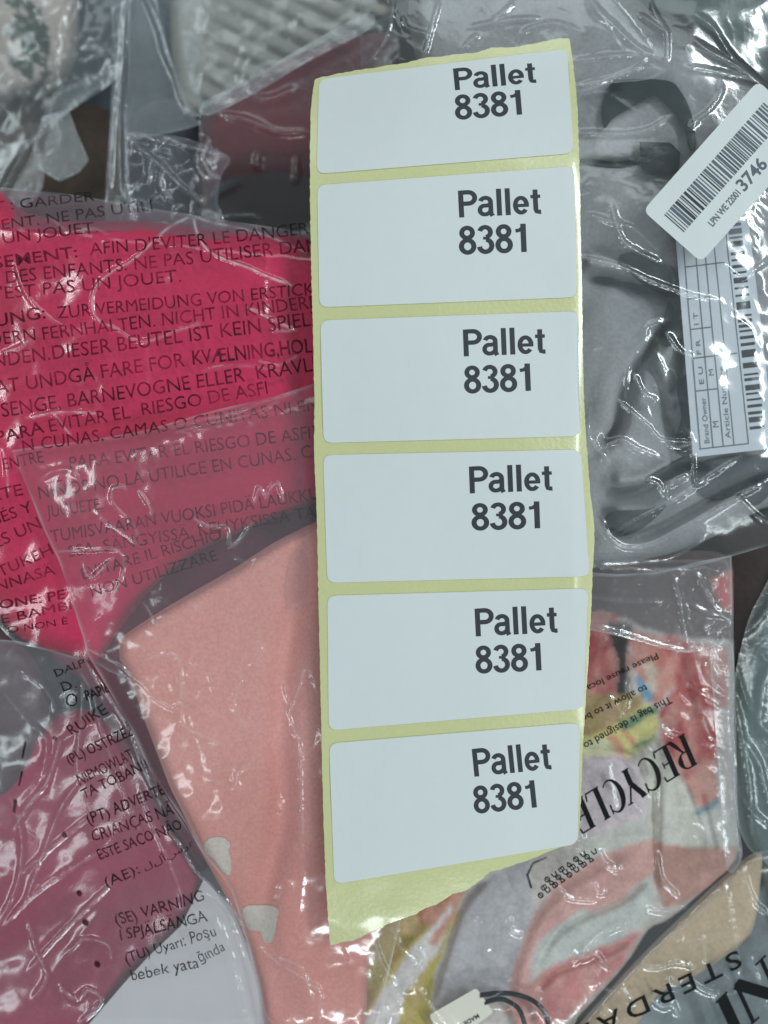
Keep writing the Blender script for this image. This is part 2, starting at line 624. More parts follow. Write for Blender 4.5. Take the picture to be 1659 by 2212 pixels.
def glyphs(parent, name, body, table, p0, p1, cap, zf, mat, eps=0.10, track=0.0, up=None):
    V, F, x0, x1 = glyph_line(body, table, track)
    p0 = np.array(p0, float); p1 = np.array(p1, float)
    L = np.linalg.norm(p1 - p0); d = (p1 - p0) / L
    u = np.array(up, float) if up is not None else np.array([d[1], -d[0]])
    P = p0 + np.outer((V[:, 0] - x0) / (x1 - x0) * L, d) + np.outer(V[:, 1] * cap, u)
    z = zf(P[:, 0], P[:, 1]) + eps + V[:, 2]
    return link(name, world(P[:, 0], P[:, 1], z), F, mat, parent, False)


# ------------------------------------------------------------------ the surface under the pile
fl = link('floor', [(-.6, -.6, -.09), (.6, -.6, -.09), (.6, .6, -.09), (-.6, .6, -.09)], [(0, 1, 2, 3)], plain_mat('floor_board', (0.06, 0.06, 0.06), 0.8, 0.2, 0.3, 60), None, False)
fl['kind'] = 'structure'

# ------------------------------------------------------------------ strip of pallet labels
LEFT = [(681, 169), (672, 230), (669.5, 366), (671, 523), (674, 640), (679, 843), (679, 979), (684, 1106), (688, 1296), (694, 1567), (698, 1740), (704, 1910), (713.5, 2043)]
RIGHT = [(1230, 83), (1246, 210), (1253, 405), (1255, 523), (1258, 662), (1259, 750), (1262, 867), (1267, 955), (1275, 1060), (1284, 1148), (1280, 1242), (1277, 1324), (1271, 1429), (1266, 1500), (1258, 1634), (1254, 1751), (1248, 1815)]
TOPE = [(681, 169), (720, 161), (781, 150), (812, 146), (840, 140), (867, 138), (921, 124), (955, 122), (980, 118), (1031, 113), (1062, 103), (1117, 101), (1156, 93), (1210, 82), (1230, 83)]
BOTE = [(1248, 1815), (1195, 1836), (1136, 1860), (1085, 1877), (1058, 1883), (1040, 1900), (1011, 1922), (976, 1932), (945, 1953), (921, 1961), (895, 1976), (867, 1985), (845, 1994), (820, 2004), (796, 2016), (765, 2032), (740, 2035), (725, 2040), (713.5, 2043)]
strip_poly = TOPE + smooth(RIGHT, 4)[1:] + BOTE[1:] + smooth(LEFT, 4)[::-1][1:-1]


def z_strip(x, y):
    z = 4.3 + 1.5 * fbm(x, y, 420, 21, 1) + 0.7 * np.sin(np.clip((x - 675) / 590, 0, 1) * math.pi) + 0.10 * fbm(x, y, 90, 22, 1)
    z = z - 4.0 * sstep(430, 60, y) ** 1.6                       # top end bends away
    z = z - 2.9 * np.clip((y - 1840) / 200.0, 0, 3) ** 1.5       # torn lower end droops
    z = z - 3.0 * sstep(1050, 1300, x) * sstep(1300, 1900, y)    # right corner sinks into the bags
    z = z + 0.5 * np.sin((y - 300) / 300 * math.pi) * sstep(900, 1270, x)
    z = z - 1.0 * np.exp(-((x - 1285) / 26.0) ** 2)
    z = z + (0.35 * fbm(x, y, 110, 32, 2) + 0.10 * ridged(x, y, 60, 31, 0.3, 2.0)) * sstep(1845, 1960, y)
    return z


strip = thing('label_strip', 'strip of six white pallet labels on torn yellow-green backing paper, lying across the bags', 'label strip', (970, 1060, 4))
sheet('backing_paper', strip_poly, z_strip, 7, M_LINER, strip, jag=2.2)
LBL = [((689, 171), (1226, 105), (1239, 331), (684, 376)),
       ((685, 400), (1240, 359), (1246, 642), (690, 664)),
       ((692, 692), (1248, 672), (1254, 942), (699, 957)),
       ((698, 983), (1255, 971), (1274, 1245), (707, 1259)),
       ((707, 1287), (1271, 1271), (1261, 1531), (710, 1578)),
       ((711, 1606), (1253, 1561), (1248, 1823), (722, 1910))]
WORDS = [((983, 195), (1159, 178), 47, (984, 259), (1128, 247), 54),
         ((992, 470), (1169.5, 461), 58, (992, 550), (1138, 544), 62),
         ((1002, 770), (1179, 763), 58, (1003, 850), (1147, 844), 60),
         ((1015, 1066), (1194, 1059), 58, (1019, 1146), (1167, 1141), 59),
         ((1028, 1375), (1205, 1366), 60, (1028, 1455), (1170, 1448), 60),
         ((1025, 1678), (1192, 1661), 60, (1025, 1758), (1160, 1744), 60)]


def round_quad(q, r, n=6):
    out = []
    for i in range(4):
        a = np.array(q[i - 1], float); b = np.array(q[i], float); c = np.array(q[(i + 1) % 4], float)
        u = (a - b) / np.linalg.norm(a - b); v = (c - b) / np.linalg.norm(c - b)
        p0 = b + u * r; p2 = b + v * r
        for k in range(n + 1):
            t = k / n
            # circular-like corner
            out.append(tuple((1 - t) ** 2 * p0 + 2 * t * (1 - t) * (b * 0.93 + (p0 + p2) * 0.035) + t * t * p2))
    return out


def slab(name, poly, zf, thick, mat, parent=None, h=9, eps=0.0):
    """a flat die-cut piece with thickness, following a surface"""
    o = sheet(name, poly, lambda x, y: zf(x, y) + eps + thick, h, mat, parent)
    P = np.asarray(poly, float)
    zt = zf(P[:, 0], P[:, 1]) + eps
    a = world(P[:, 0], P[:, 1], zt + thick); b = world(P[:, 0], P[:, 1], zt)
    me = o.data
    base = np.array([v.co for v in me.vertices])
    off = a[0] * 0
    p = o
    off = np.array(o.location)
    while p.parent is not None:
        p = p.parent; off = off + np.array(p.location)
    n0 = len(base); n = len(P)
    V = np.vstack([base, a - off, b - off])
    F = [tuple(f.vertices) for f in me.polygons] + [(n0 + i, n0 + n + i, n0 + n + (i + 1) % n, n0 + (i + 1) % n) for i in range(n)]
    nm = bpy.data.meshes.new(name)
    nm.from_pydata(V.tolist(), [], F)
    nm.materials.append(mat)
    sm = [True] * len(me.polygons) + [False] * n
    nm.polygons.foreach_set('use_smooth', sm)
    nm.update()
    o.data = nm
    bpy.data.meshes.remove(me)
    return o


for q, (a0, a1, ch1, b0, b1, ch2) in zip(LBL, WORDS):
    lab = slab('label', round_quad(q, 18), z_strip, 0.09, M_PAPER, strip, 7, 0.05)
    zl = lambda x, y: z_strip(x, y) + 0.14
    glyphs(lab, 'lettering', 'Pallet', GROT, a0, a1, ch1, zl, M_INK, 0.02, 0.02)
    glyphs(lab, 'lettering', '8381', GROT, b0, b1, ch2, zl, M_INK, 0.02, 0.0)

# ------------------------------------------------------------------ pink garment and its printed bag
PG = smooth([(-60, 452), (60, 462), (150, 478), (300, 478), (450, 494), (560, 503), (720, 540), (790, 800), (790, 1010), (690, 1082), (560, 1132), (420, 1196), (325, 1275), (255, 1370), (215, 1425), (182, 1422), (90, 1398), (30, 1370), (-20, 1310), (-60, 1250)], 5, True)
z_pg = pillow(PG, lambda x, y: -4.0 - 3.0 * sstep(1200, 1420, y), 60, 7.0, ((260, 0.8, 11, 0.3, 1.5),), ((smooth([(0, 925), (200, 930), (420, 905), (700, 880)]), -1.6, 16), (smooth([(640, 560), (650, 700), (660, 900)]), -1.2, 22)))
o = sheet('pink_garment', PG, z_pg, 8, cloth_mat('pink_cloth', C(194, 28, 86), C(164, 20, 64), 1300, 0.7, 0.25, vscale=22))
tag(o, 'hot pink folded garment inside the bag printed with suffocation warnings', 'garment')

DM = smooth([(90, 1380), (180, 1250), (350, 1100), (600, 1000), (860, 960), (860, 1300), (560, 1500), (480, 1800), (420, 1880), (300, 1700), (200, 1500)], 4, True)
o = sheet('mauve_garment', DM, pillow(DM, -12.5, 30, 5, ((180, 1.0, 12, .4, 1.5),)), 8, cloth_mat('mauve_cloth', C(112, 54, 70), C(84, 44, 56), 1200))
tag(o, 'dark mauve cloth showing in the gap beside the peach garment', 'garment')
PF = smooth([(-60, 400), (0, 405), (127, 417), (237, 434), (322, 449), (419, 465), (529, 482), (669, 504), (760, 530)], 4) + smooth([(810, 800), (800, 1150), (560, 1360), (300, 1460), (190, 1425), (90, 1402), (30, 1385), (-20, 1330), (-60, 1290)], 4)
pf_cre = [
    (smooth([(414, 467), (372, 486), (340, 512), (312, 540), (282, 565), (245, 585), (215, 610), (203, 632), (199, 660), (206, 682), (222, 700)]), 0.55, 5, 0.55),
    (smooth([(222, 700), (243, 706), (275, 727), (300, 738), (335, 733), (378, 716), (430, 700)]), 0.42, 5, 0.35),
    (smooth([(418, 468), (424, 498), (440, 530), (462, 550), (500, 566), (540, 580), (575, 596), (628, 616)]), 0.55, 5, 0.7),
    (smooth([(416, 466), (450, 478), (500, 489), (540, 498), (590, 514), (660, 545)]), 0.45, 5, 0.4),
    (smooth([(536, 666), (570, 682), (610, 702), (640, 714)]), 0.4, 4, 0.45),
    (smooth([(585, 712), (610, 716), (636, 712)]), 0.35, 4, 0.3),
    (smooth([(0, 765), (30, 755), (55, 745)]), 0.4, 5, 0.4),
    (smooth([(60, 903), (110, 893), (150, 890), (205, 893)]), 0.5, 5, 0.5),
    (smooth([(118, 895), (135, 920), (152, 938)]), 0.4, 4, 0.4),
    (smooth([(5, 970), (14, 1010), (17, 1060)]), 0.45, 4, 0.45),
    (smooth([(30, 560), (60, 640), (110, 690), (160, 720)]), 0.35, 6, 0.14),
    (smooth([(110, 470), (150, 500), (190, 490), (232, 505)]), 0.35, 5, 0.2),
    (smooth([(560, 780), (600, 790), (640, 770)]), 0.3, 4, 0.25),
    (smooth([(580, 560), (590, 700), (640, 760)]), 0.3, 14, 0.05),
    (smooth([(440, 800), (520, 790), (600, 800)]), 0.3, 6, 0.15),
]
film_pink = Film(lambda x, y: -1.3 - 5.0 * sstep(500 + 0.1 * x, 390 + 0.12 * x, y) - 2.2 * sstep(1250, 1430, y), (('n', 230, 0.8, 40, 0, 1), ('r', 190, 0.28, 41, 0.4, 1.8), ('n', 70, 0.10, 44, -0.2, 1.5)), pf_cre, PF, 0.35, 4, None, 1.05)
bagA = thing('plastic_bag', 'clear plastic bag with black multilingual warning print over the hot pink garment', 'plastic bag', (330, 900, -6))
sheet('film', PF, film_pink.z, 3.1, film_mat('pink_bag_film', 0.035, rough=0.08, bump=0.06, bscale=260, gl=1.15), bagA, film_pink.white)
BK = smooth([(-60, 404), (0, 409), (127, 421), (322, 453), (529, 486), (669, 508), (760, 534)], 4) + smooth([(760, 580), (560, 530), (440, 515), (300, 500), (150, 500), (0, 490), (-60, 480)], 4)
sheet('back_film', BK, lambda x, y: film_pink.z(x, y) - 2.2 - 3 * sstep(520, 400, y - 0.1 * x), 5, film_mat('pink_bag_back', 0.42, hazecol=(0.42, 0.25, 0.32), rough=0.12, bump=0.2), bagA)  # clear film; pink light bounced off the garment is painted into its haze
tx = lambda b, p0, p1, c, bold=0.0, cv=0.0: text(bagA, 'warning_text', b, p0, p1, c, film_pink.z, bold=bold, curve=cv)
tx('T : GARDER', (-14, 457), (205, 433), 21)
tx('MENT. NE PAS UTILI', (-26, 500), (330, 453), 23)
tx('UN JOUET.', (7, 526), (213, 501), 24)
tx('SEMENT:', (-12, 580), (168, 555), 25, 0.009)
tx("AFIN D'EVITER LE DANGER", (195, 550), (668, 505), 27, 0, -3)
tx('DES ENFANTS. NE PAS UTILISER DAN', (14, 612), (690, 541), 28)
tx("'EST PAS UN JOUET.", (3, 646), (391, 608), 27)
tx('UNG:', (-8, 706), (99, 687), 27, 0.009)
tx('ZUR VERMEIDUNG VON ERSTICKU', (125, 688), (705, 634), 27)
tx('DERN FERNHALTEN. NICHT IN KINDERBE', (-20, 747), (708, 662), 28)
tx('NDEN.DIESER BEUTEL IST KEIN SPIELZ', (-14, 794), (700, 700), 31)
tx('AT UNDGÅ FARE FOR', (-8, 852), (400, 791), 31)
tx('KVÆLNING,HOLD', (417, 788), (700, 758), 31, 0.012)
tx(', SENGE, BARNEVOGNE ELLER  KRAVLE', (-15, 904), (695, 799), 31)
tx('PARA', (-4, 959), (97, 934), 27, 0.009)
tx('EVITAR EL  RIESGO DE ASFI', (108, 933), (580, 850), 28)
tx('N CUNAS, CAMAS O CUNITAS NI EN', (50, 976), (690, 885), 26)
tx('A ENTRE', (-22, 1020), (95, 998), 25)
tx('PARA EVITAR EL RIESGO DE ASFIX', (152, 1014), (700, 944), 28)
tx('RTE', (-20, 1083), (50, 1069), 25, 0.009)
tx('NIÑOS NO LA UTILICE EN CUNAS. CA', (85, 1078), (700, 984), 28)
tx('BÉS Y', (-12, 1135), (72, 1105), 25)
tx('JUGUETE.', (102, 1118), (222, 1100), 26)
tx('ES UN', (-8, 1185), (90, 1140), 26)
tx('TUMISVAARAN VUOKSI PIDÄ LAUKKU', (112, 1172), (690, 1078), 27)
tx('TUKEH', (0, 1247), (115, 1197), 25)
tx('SSA, SÄNGYISSÄ, KEHYKSISSA TAI', (150, 1204), (690, 1116), 26)
tx('NNASÄ', (-6, 1278), (120, 1240), 23)
tx('EVITARE IL RISCHIO', (180, 1252), (480, 1165), 25)
tx('ONE: PE', (0, 1316), (142, 1293), 20, 0.012)
tx('NON UTILIZZARE', (200, 1290), (470, 1210), 24)
tx('E BAMBI', (5, 1347), (156, 1316), 19)
tx('O NON È', (18, 1368), (146, 1348), 14)

# ------------------------------------------------------------------ peach garment and its clear bag
PE = smooth([(256, 1381), (300, 1350), (381, 1299), (508, 1226), (592, 1172), (700, 1118)], 4) + smooth([(860, 1100), (900, 1500), (860, 1900), (800, 2060), (770, 2260), (590, 2260), (560, 2130), (515, 1990), (440, 1850), (398, 1762), (368, 1702), (339, 1626), (313, 1558), (288, 1486), (258, 1423)], 4)
z_pe = pillow(PE, lambda x, y: -0.6 - 4.5 * sstep(1750, 2150, y), 26, 4.5, ((420, 0.5, 13, 1.3, 2.0),), (
    (smooth([(655, 1150), (640, 1300), (612, 1450), (605, 1600), (612, 1750), (580, 1900), (575, 2000)]), -2.6, 30),
    (smooth([(690, 1180), (672, 1400), (660, 1700), (690, 1900)]), 0.5, 24),
    (smooth([(610, 1900), (620, 2050), (700, 2200)]), 1.6, 34)))
peach = thing('peach_garment', 'salmon peach folded garment in clear bag left of the label strip', 'garment', (560, 1600, -5))
sheet('cloth', PE, z_pe, 7, cloth_mat('peach_cloth', C(206, 155, 149), C(184, 126, 117), 1500, 0.8, 0.32, vscale=14), peach)
M_WP = cloth_mat('white_print', C(186, 188, 178), weave=1500)
for pl in ([(440, 1824), (455, 1810), (478, 1808), (497, 1822), (494, 1840), (500, 1862), (496, 1890), (480, 1880), (462, 1856), (447, 1845)],
           [(524, 1962), (560, 1955), (600, 1962), (598, 1990), (590, 2030), (572, 2036), (560, 2012), (536, 2006)]):
    sheet('printed_motif', smooth(pl, 3, True), lambda x, y: z_pe(x, y) + 0.15, 4, M_WP, peach, jag=2)

PEF = smooth([(25, 973), (100, 962), (169, 954), (296, 933), (360, 916), (465, 886), (592, 856), (720, 815)], 4) + smooth([(860, 900), (900, 1400), (880, 1900), (800, 2250)], 4) + smooth([(580, 2250), (570, 2212), (547, 2093), (529, 2020), (515, 1970), (492, 1910), (437, 1842), (401, 1780), (360, 1719), (322, 1660), (288, 1584), (254, 1525), (220, 1465), (190, 1414), (178, 1372), (169, 1345), (148, 1275), (127, 1212), (97, 1149), (63, 1064)], 4)
pef_cre = [
    (smooth([(370, 924), (440, 905), (500, 892), (560, 870), (640, 848)]), 0.7, 6, 0.5),
    (smooth([(382, 934), (450, 915), (530, 898), (600, 868)]), 0.5, 4, 0.35),
    (smooth([(120, 1192), (150, 1190), (190, 1188), (230, 1186), (255, 1190), (268, 1215), (262, 1250), (245, 1285)]), 0.5, 4, 0.6),
    (smooth([(178, 1215), (186, 1240), (198, 1248), (215, 1235), (245, 1205)]), 0.5, 5, 0.55),
    (smooth([(243, 1055), (258, 1052), (272, 1056)]), 0.4, 4, 0.5),
    (smooth([(300, 1060), (318, 1085), (328, 1108)]), 0.5, 4, 0.6),
    (smooth([(243, 1055), (242, 1085), (262, 1110), (285, 1130), (300, 1160)]), 0.4, 5, 0.3),
    (smooth([(205, 1105), (235, 1130), (250, 1140), (280, 1160), (300, 1175)]), 0.4, 5, 0.25),
    (smooth([(550, 1085), (560, 1055), (575, 1075), (585, 1055), (600, 1045), (612, 1080)]), 0.5, 4, 0.5),
    (smooth([(420, 1120), (450, 1138), (490, 1140), (497, 1180), (520, 1165), (545, 1130)]), 0.5, 4, 0.45),
    (smooth([(85, 1040), (110, 1020), (150, 1015), (175, 1040)]), 0.4, 6, 0.3),
    (smooth([(180, 1395), (200, 1408), (240, 1428), (262, 1441), (285, 1462), (310, 1480), (330, 1508)]), 0.6, 5, 0.65),
    (smooth([(318, 1420), (345, 1415), (365, 1412), (385, 1425), (392, 1460), (392, 1530), (400, 1570), (440, 1590), (470, 1604)]), 0.5, 5, 0.5),
    (smooth([(330, 1508), (352, 1520), (372, 1530), (385, 1520)]), 0.5, 5, 0.3),
    (smooth([(512, 1440), (520, 1470), (512, 1500), (505, 1530), (530, 1565)]), 0.45, 6, 0.35),
    (smooth([(555, 1365), (562, 1400), (545, 1430), (560, 1435)]), 0.4, 6, 0.25),
    (smooth([(657, 1446), (672, 1455), (685, 1490)]), 0.4, 4, 0.35),
    (smooth([(657, 1446), (645, 1490), (632, 1520), (626, 1545), (640, 1590), (652, 1620), (650, 1700), (655, 1800)]), 0.45, 4, 0.5),
    (smooth([(612, 1465), (620, 1500), (634, 1530)]), 0.45, 6, 0.3),
    (smooth([(445, 1680), (470, 1690), (505, 1700), (515, 1670), (540, 1650)]), 0.45, 6, 0.35),
    (smooth([(505, 1640), (512, 1680), (520, 1705)]), 0.4, 5, 0.3),
    (smooth([(385, 1440), (440, 1630), (470, 1650), (530, 1665)]), 0.25, 8, 0.10),
    (smooth([(230, 1270), (215, 1320), (190, 1340)]), 0.4, 5, 0.2),
    (smooth([(310, 1300), (322, 1320), (335, 1340), (360, 1330)]), 0.4, 5, 0.4),
    (smooth([(560, 2045), (600, 2080), (650, 2110), (700, 2150)]), 0.6, 7, 0.4),
    (smooth([(600, 2070), (650, 2090), (670, 2150)]), 0.6, 6, 0.45),
    (smooth([(665, 2110), (690, 2140), (690, 2212)]), 0.6, 7, 0.4),
    (smooth([(640, 1750), (655, 1850), (648, 1960)]), 0.4, 7, 0.15),
    (smooth([(500, 1200), (540, 1215), (600, 1195)]), 0.35, 5, 0.15),
]
film_peach = Film(lambda x, y: 2.2 - 1.3 * sstep(1120, 960, y) - 4.2 * sstep(1750, 2150, y) - 3.0 * np.exp(-(seg_dist(x, y, PEF, True)[0] / 22.0)), (('n', 260, 0.5, 70, 0, 1), ('r', 150, 0.4, 71, 1.2, 2.0), ('r', 55, 0.2, 72, 0.9, 1.6), ('n', 90, 0.30, 73, 0, 1)), pef_cre, PEF, 0.55, 5)
bagB = thing('plastic_bag', 'crinkled milky clear bag around the peach garment, overlapping the pink bag', 'plastic bag', (480, 1500, -6))
sheet('film', PEF, film_peach.z, 3.1, film_mat('peach_bag_film', 0.12, hazecol=(0.62, 0.60, 0.66), rough=0.09, bump=0.06, bscale=260, gl=1.15), bagB, film_peach.white)

# ------------------------------------------------------------------ lower left: magenta garment, white card, printed bag
MG = smooth([(-70, 1600), (60, 1585), (130, 1540), (200, 1535), (260, 1590), (305, 1660), (380, 1800), (440, 1900), (430, 1960), (392, 2001), (319, 2070), (273, 2120), (230, 2180), (190, 2260), (-70, 2260)], 4, True)
z_mg = pillow(MG, -9.5, 30, 5, ((220, 1.2, 17, 0.9, 1.6),))
o = sheet('magenta_garment', MG, z_mg, 8, cloth_mat('magenta_cloth', C(146, 50, 80), C(118, 36, 62), 1200, 0.8, vscale=24))
tag(o, 'dark magenta folded garment under the bulleted warning bag at lower left', 'garment')
GG = smooth([(-70, 1340), (40, 1390), (95, 1470), (104, 1590), (60, 1690), (-70, 1750)], 4, True)
o = sheet('dark_grey_garment', GG, pillow(GG, -8.5, 40, 6, ((120, 1.5, 19, 0.4, 1.3),)), 8, cloth_mat('grey_green_cloth', C(92, 84, 88), C(64, 58, 62), 1200, vscale=30))
tag(o, 'dark grey cloth at the left edge, below the pink bag', 'garment')
WC = [(120, 2270), (190, 2215), (273, 2118), (319, 2068), (392, 1999), (440, 1900), (500, 1960), (560, 2100), (580, 2270)]
o = sheet('white_card', WC, lambda x, y: -8.2 + 0.5 * fbm(x, y, 200, 23), 9, plain_mat('card_paper', C(184, 194, 198), 0.7, 0.2, 0.05, 120))
tag(o, 'plain white card inside the bulleted warning bag at the bottom left', 'card')

LF = smooth([(-60, 1380), (40, 1385), (110, 1405), (185, 1425)], 4) + smooth([(222, 1478), (262, 1540), (296, 1600), (330, 1675), (368, 1735), (412, 1800), (450, 1860), (500, 1930), (530, 2010), (552, 2093), (575, 2190), (580, 2260), (-60, 2260)], 4)
lf_cre = [
    (smooth([(186, 1428), (205, 1468), (235, 1510), (258, 1545), (278, 1580), (300, 1640), (322, 1690), (350, 1745)]), 0.8, 6, 0.6),
    (smooth([(172, 1450), (200, 1500), (214, 1560), (240, 1640), (262, 1700), (300, 1790)]), 0.5, 5, 0.3),
    (smooth([(178, 1470), (176, 1530), (170, 1600), (165, 1660)]), 0.5, 5, 0.4),
    (smooth([(130, 1600), (112, 1660), (95, 1700), (60, 1740), (30, 1790)]), 0.6, 6, 0.55),
    (smooth([(170, 1690), (140, 1730), (118, 1775), (90, 1850), (50, 1960)]), 0.5, 5, 0.4),
    (smooth([(200, 1760), (150, 1800), (90, 1850), (40, 1890)]), 0.5, 6, 0.35),
    (smooth([(215, 1840), (150, 1880), (70, 1935), (10, 2000)]), 0.5, 5, 0.35),
    (smooth([(250, 1900), (190, 1960), (130, 2020), (60, 2100)]), 0.5, 5, 0.35),
    (smooth([(300, 1700), (320, 1760), (350, 1830), (380, 1900), (400, 1960)]), 0.5, 5, 0.35),
    (smooth([(360, 1790), (390, 1830), (420, 1880), (460, 1920), (500, 1960), (530, 2020)]), 0.7, 6, 0.5),
    (smooth([(440, 1930), (470, 1945), (500, 1985), (515, 2040), (530, 2085)]), 0.6, 6, 0.5),
    (smooth([(470, 1975), (500, 2060), (520, 2130), (540, 2212)]), 0.5, 5, 0.4),
    (smooth([(60, 1990), (80, 2060), (100, 2110), (70, 2160)]), 0.5, 6, 0.35),
    (smooth([(150, 2060), (180, 2030), (230, 2040), (240, 2070)]), 0.5, 6, 0.4),
    (smooth([(130, 2130), (160, 2160), (190, 2140), (220, 2165), (170, 2212)]), 0.6, 6, 0.45),
    (smooth([(10, 1500), (60, 1560), (100, 1600), (90, 1680)]), 0.5, 8, 0.2),
    (smooth([(0, 1990), (40, 1900), (45, 1800), (20, 1720)]), 0.5, 7, 0.25),
    (smooth([(40, 1450), (90, 1480), (120, 1530)]), 0.5, 7, 0.2),
]
film_ll = Film(lambda x, y: -4.6 + 0.8 * fbm(x, y, 260, 27), (('r', 140, 0.5, 81, -0.85, 3.2), ('n', 160, 0.45, 83, 0, 1)), lf_cre, LF, 0.3, 4, lambda x, y: 0.8 - 0.4 * sstep(2060, 2180, y) * sstep(180, 320, x))
bagC = thing('plastic_bag', 'crumpled clear bag with bulleted black warning print at lower left', 'plastic bag', (260, 1850, -8))
sheet('film', LF, film_ll.z, 3.1, film_mat('bulleted_bag_film', 0.17, var=0.7, vscale=70, hazecol=(0.62, 0.60, 0.66), rough=0.09, bump=0.06, bscale=260, gl=1.15), bagC, film_ll.white)
M_INKC = plain_mat('bag_ink_dark', (0.010, 0.009, 0.010), 0.5, 0.08)
fade(M_INKC, 0.0, 0.35, 220)
ty = lambda b, p0, p1, c, bold=0.0, f=None, cv=0: text(bagC, 'warning_text', b, p0, p1, c, film_ll.z, M_INKC, bold=bold, font=f, curve=cv, wob=4.0)
ty('DALP', (122, 1462), (186, 1438), 17)
ty('D.', (137, 1497), (165, 1486), 23)
ty('O', (150, 1530), (172, 1520), 27)
ty('PAPIE', (188, 1513), (238, 1493), 21, 0.02)
ty('RUIKE', (154, 1589), (234, 1539), 24)
ty('(PL) OSTRZEŻ', (150, 1652), (290, 1586), 23, 0.006)
ty('NIEMOWLĄT', (173, 1696), (292, 1637), 23)
ty('TA TOBANIE', (181, 1727), (328, 1656), 23)
ty('(PT) ADVERTÊ', (193, 1781), (360, 1714), 24, 0.008)
ty('CRIANÇAS NÃ', (202, 1819), (378, 1757), 25)
ty('ESTE SACO NÃO', (216, 1858), (396, 1790), 23)
ty('(AE):', (232, 1916), (303, 1886), 22)
ty('للأسرة', (313, 1880), (421, 1828), 24, 0, F_ARAB)
ty('(SE) VARNING', (252, 2000), (442, 1946), 25)
ty('I SPJÄLSÄNGA', (262, 2032), (448, 1990), 25)
ty('(TU) Uyarı: Poşu', (274, 2082), (468, 2020), 24)
ty('bebek yata', (284, 2118), (430, 2090), 24)
ty('ğında', (433, 2080), (487, 2052), 22)
for bx, by, r in ((118, 1595, 6), (139, 1803, 7), (171, 1930, 7), (184, 1993, 8), (210, 2083, 8)):
    pts = [(bx + r * math.cos(a) * 0.85 + 2 * math.sin(a), by + r * math.sin(a)) for a in np.linspace(0, 2 * math.pi, 14)[:-1]]
    sheet('bullet', pts, lambda x, y: film_ll.z(x, y) + 0.15, 4, M_BAGINK, bagC)
for p in ([(53, 1600), (57, 1604), (50, 1640), (46, 1636)], [(46, 1665), (50, 1667), (42, 1700), (39, 1697)], [(30, 1725), (37, 1730), (33, 1758), (27, 1752)]):
    sheet('fold_mark', p, lambda x, y: film_ll.z(x, y) + 0.15, 3, M_BAGINK, bagC)

# ------------------------------------------------------------------ right: grey garment, stickers, crinkled bag
GR = smooth([(905, -60), (1300, -60), (1560, -60), (1720, 60), (1720, 1000), (1640, 1100), (1480, 1190), (1380, 1220), (1290, 1235), (1180, 1210), (1000, 900), (930, 300)], 5, True)
z_gr = pillow(GR, -8.0, 45, 9, ((200, 2.4, 29, 0.8, 1.8), (80, 1.3, 33, 2.2, 2.2), (45, 0.5, 35, 2.4, 2.5)), (
    (smooth([(1465, 690), (1425, 735), (1375, 800), (1352, 850), (1330, 930), (1285, 975)]), -6.75, 13),
    (smooth([(1500, 700), (1440, 760), (1400, 830), (1380, 900)]), 3.30, 28),
    (smooth([(1400, 780), (1430, 850), (1445, 920)]), -4.50, 12),
    (smooth([(1260, 600), (1340, 610), (1440, 640), (1470, 660)]), -4.80, 14),
    (smooth([(1255, 560), (1330, 575), (1400, 600)]), 3.00, 22),
    (smooth([(1470, 720), (1480, 800), (1440, 860)]), -4.50, 14),
    (smooth([(1470, 860), (1460, 930), (1490, 960)]), -5.25, 18),
    (smooth([(1300, 1080), (1380, 1060), (1470, 1010), (1540, 1010)]), -6.00, 14),
    (smooth([(1300, 1110), (1330, 1150), (1400, 1150), (1500, 1100), (1600, 1050), (1680, 1020)]), -6.00, 12),
    (smooth([(1320, 1040), (1400, 1030), (1460, 1000)]), 3.60, 20),
    (smooth([(1310, 1090), (1400, 1100), (1500, 1050)]), 3.60, 18),
    (smooth([(1260, 345), (1330, 352), (1400, 345)]), -3.30, 8),
    (smooth([(1250, 230), (1290, 215), (1340, 180)]), -3.00, 14)))
grey = thing('grey_garment', 'slate grey folded garment with dark neckband inside the crinkled bag at right', 'garment', (1380, 600, -10))
sheet('cloth', GR, z_gr, 6, cloth_mat('grey_cloth', C(146, 156, 160), C(120, 131, 136), 1300, 0.85, 0.35, vscale=35), grey)
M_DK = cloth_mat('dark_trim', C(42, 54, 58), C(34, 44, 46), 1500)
NB = smooth([(1299, 226), (1318, 190), (1337, 174), (1390, 170), (1449, 176), (1472, 200), (1486, 225), (1499, 268), (1503, 320), (1488, 322), (1480, 285), (1462, 252), (1440, 228), (1413, 207), (1385, 220), (1350, 240), (1322, 258), (1305, 276)], 4, True)
slab('neckband', NB, z_gr, 1.1, M_DK, grey, 6, 0.4)
NL = [(1381, 306), (1448, 308), (1470, 330), (1466, 372), (1440, 380), (1385, 366)]
slab('neck_label', NL, z_gr, 0.4, M_DK, grey, 6, 1.3)
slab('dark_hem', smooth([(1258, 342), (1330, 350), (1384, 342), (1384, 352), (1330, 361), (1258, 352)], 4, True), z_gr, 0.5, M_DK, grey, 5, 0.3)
DT = smooth([(1370, -60), (1720, -60), (1720, 230), (1655, 180), (1560, 100), (1470, 50), (1400, 20)], 4, True)
o = sheet('dark_teal_cloth', DT, pillow(DT, -3.0, 20, 5), 7, cloth_mat('dark_teal', C(92, 108, 108), C(58, 74, 76), 1200, vscale=30))
tag(o, 'dark teal cloth in the top right corner', 'garment')

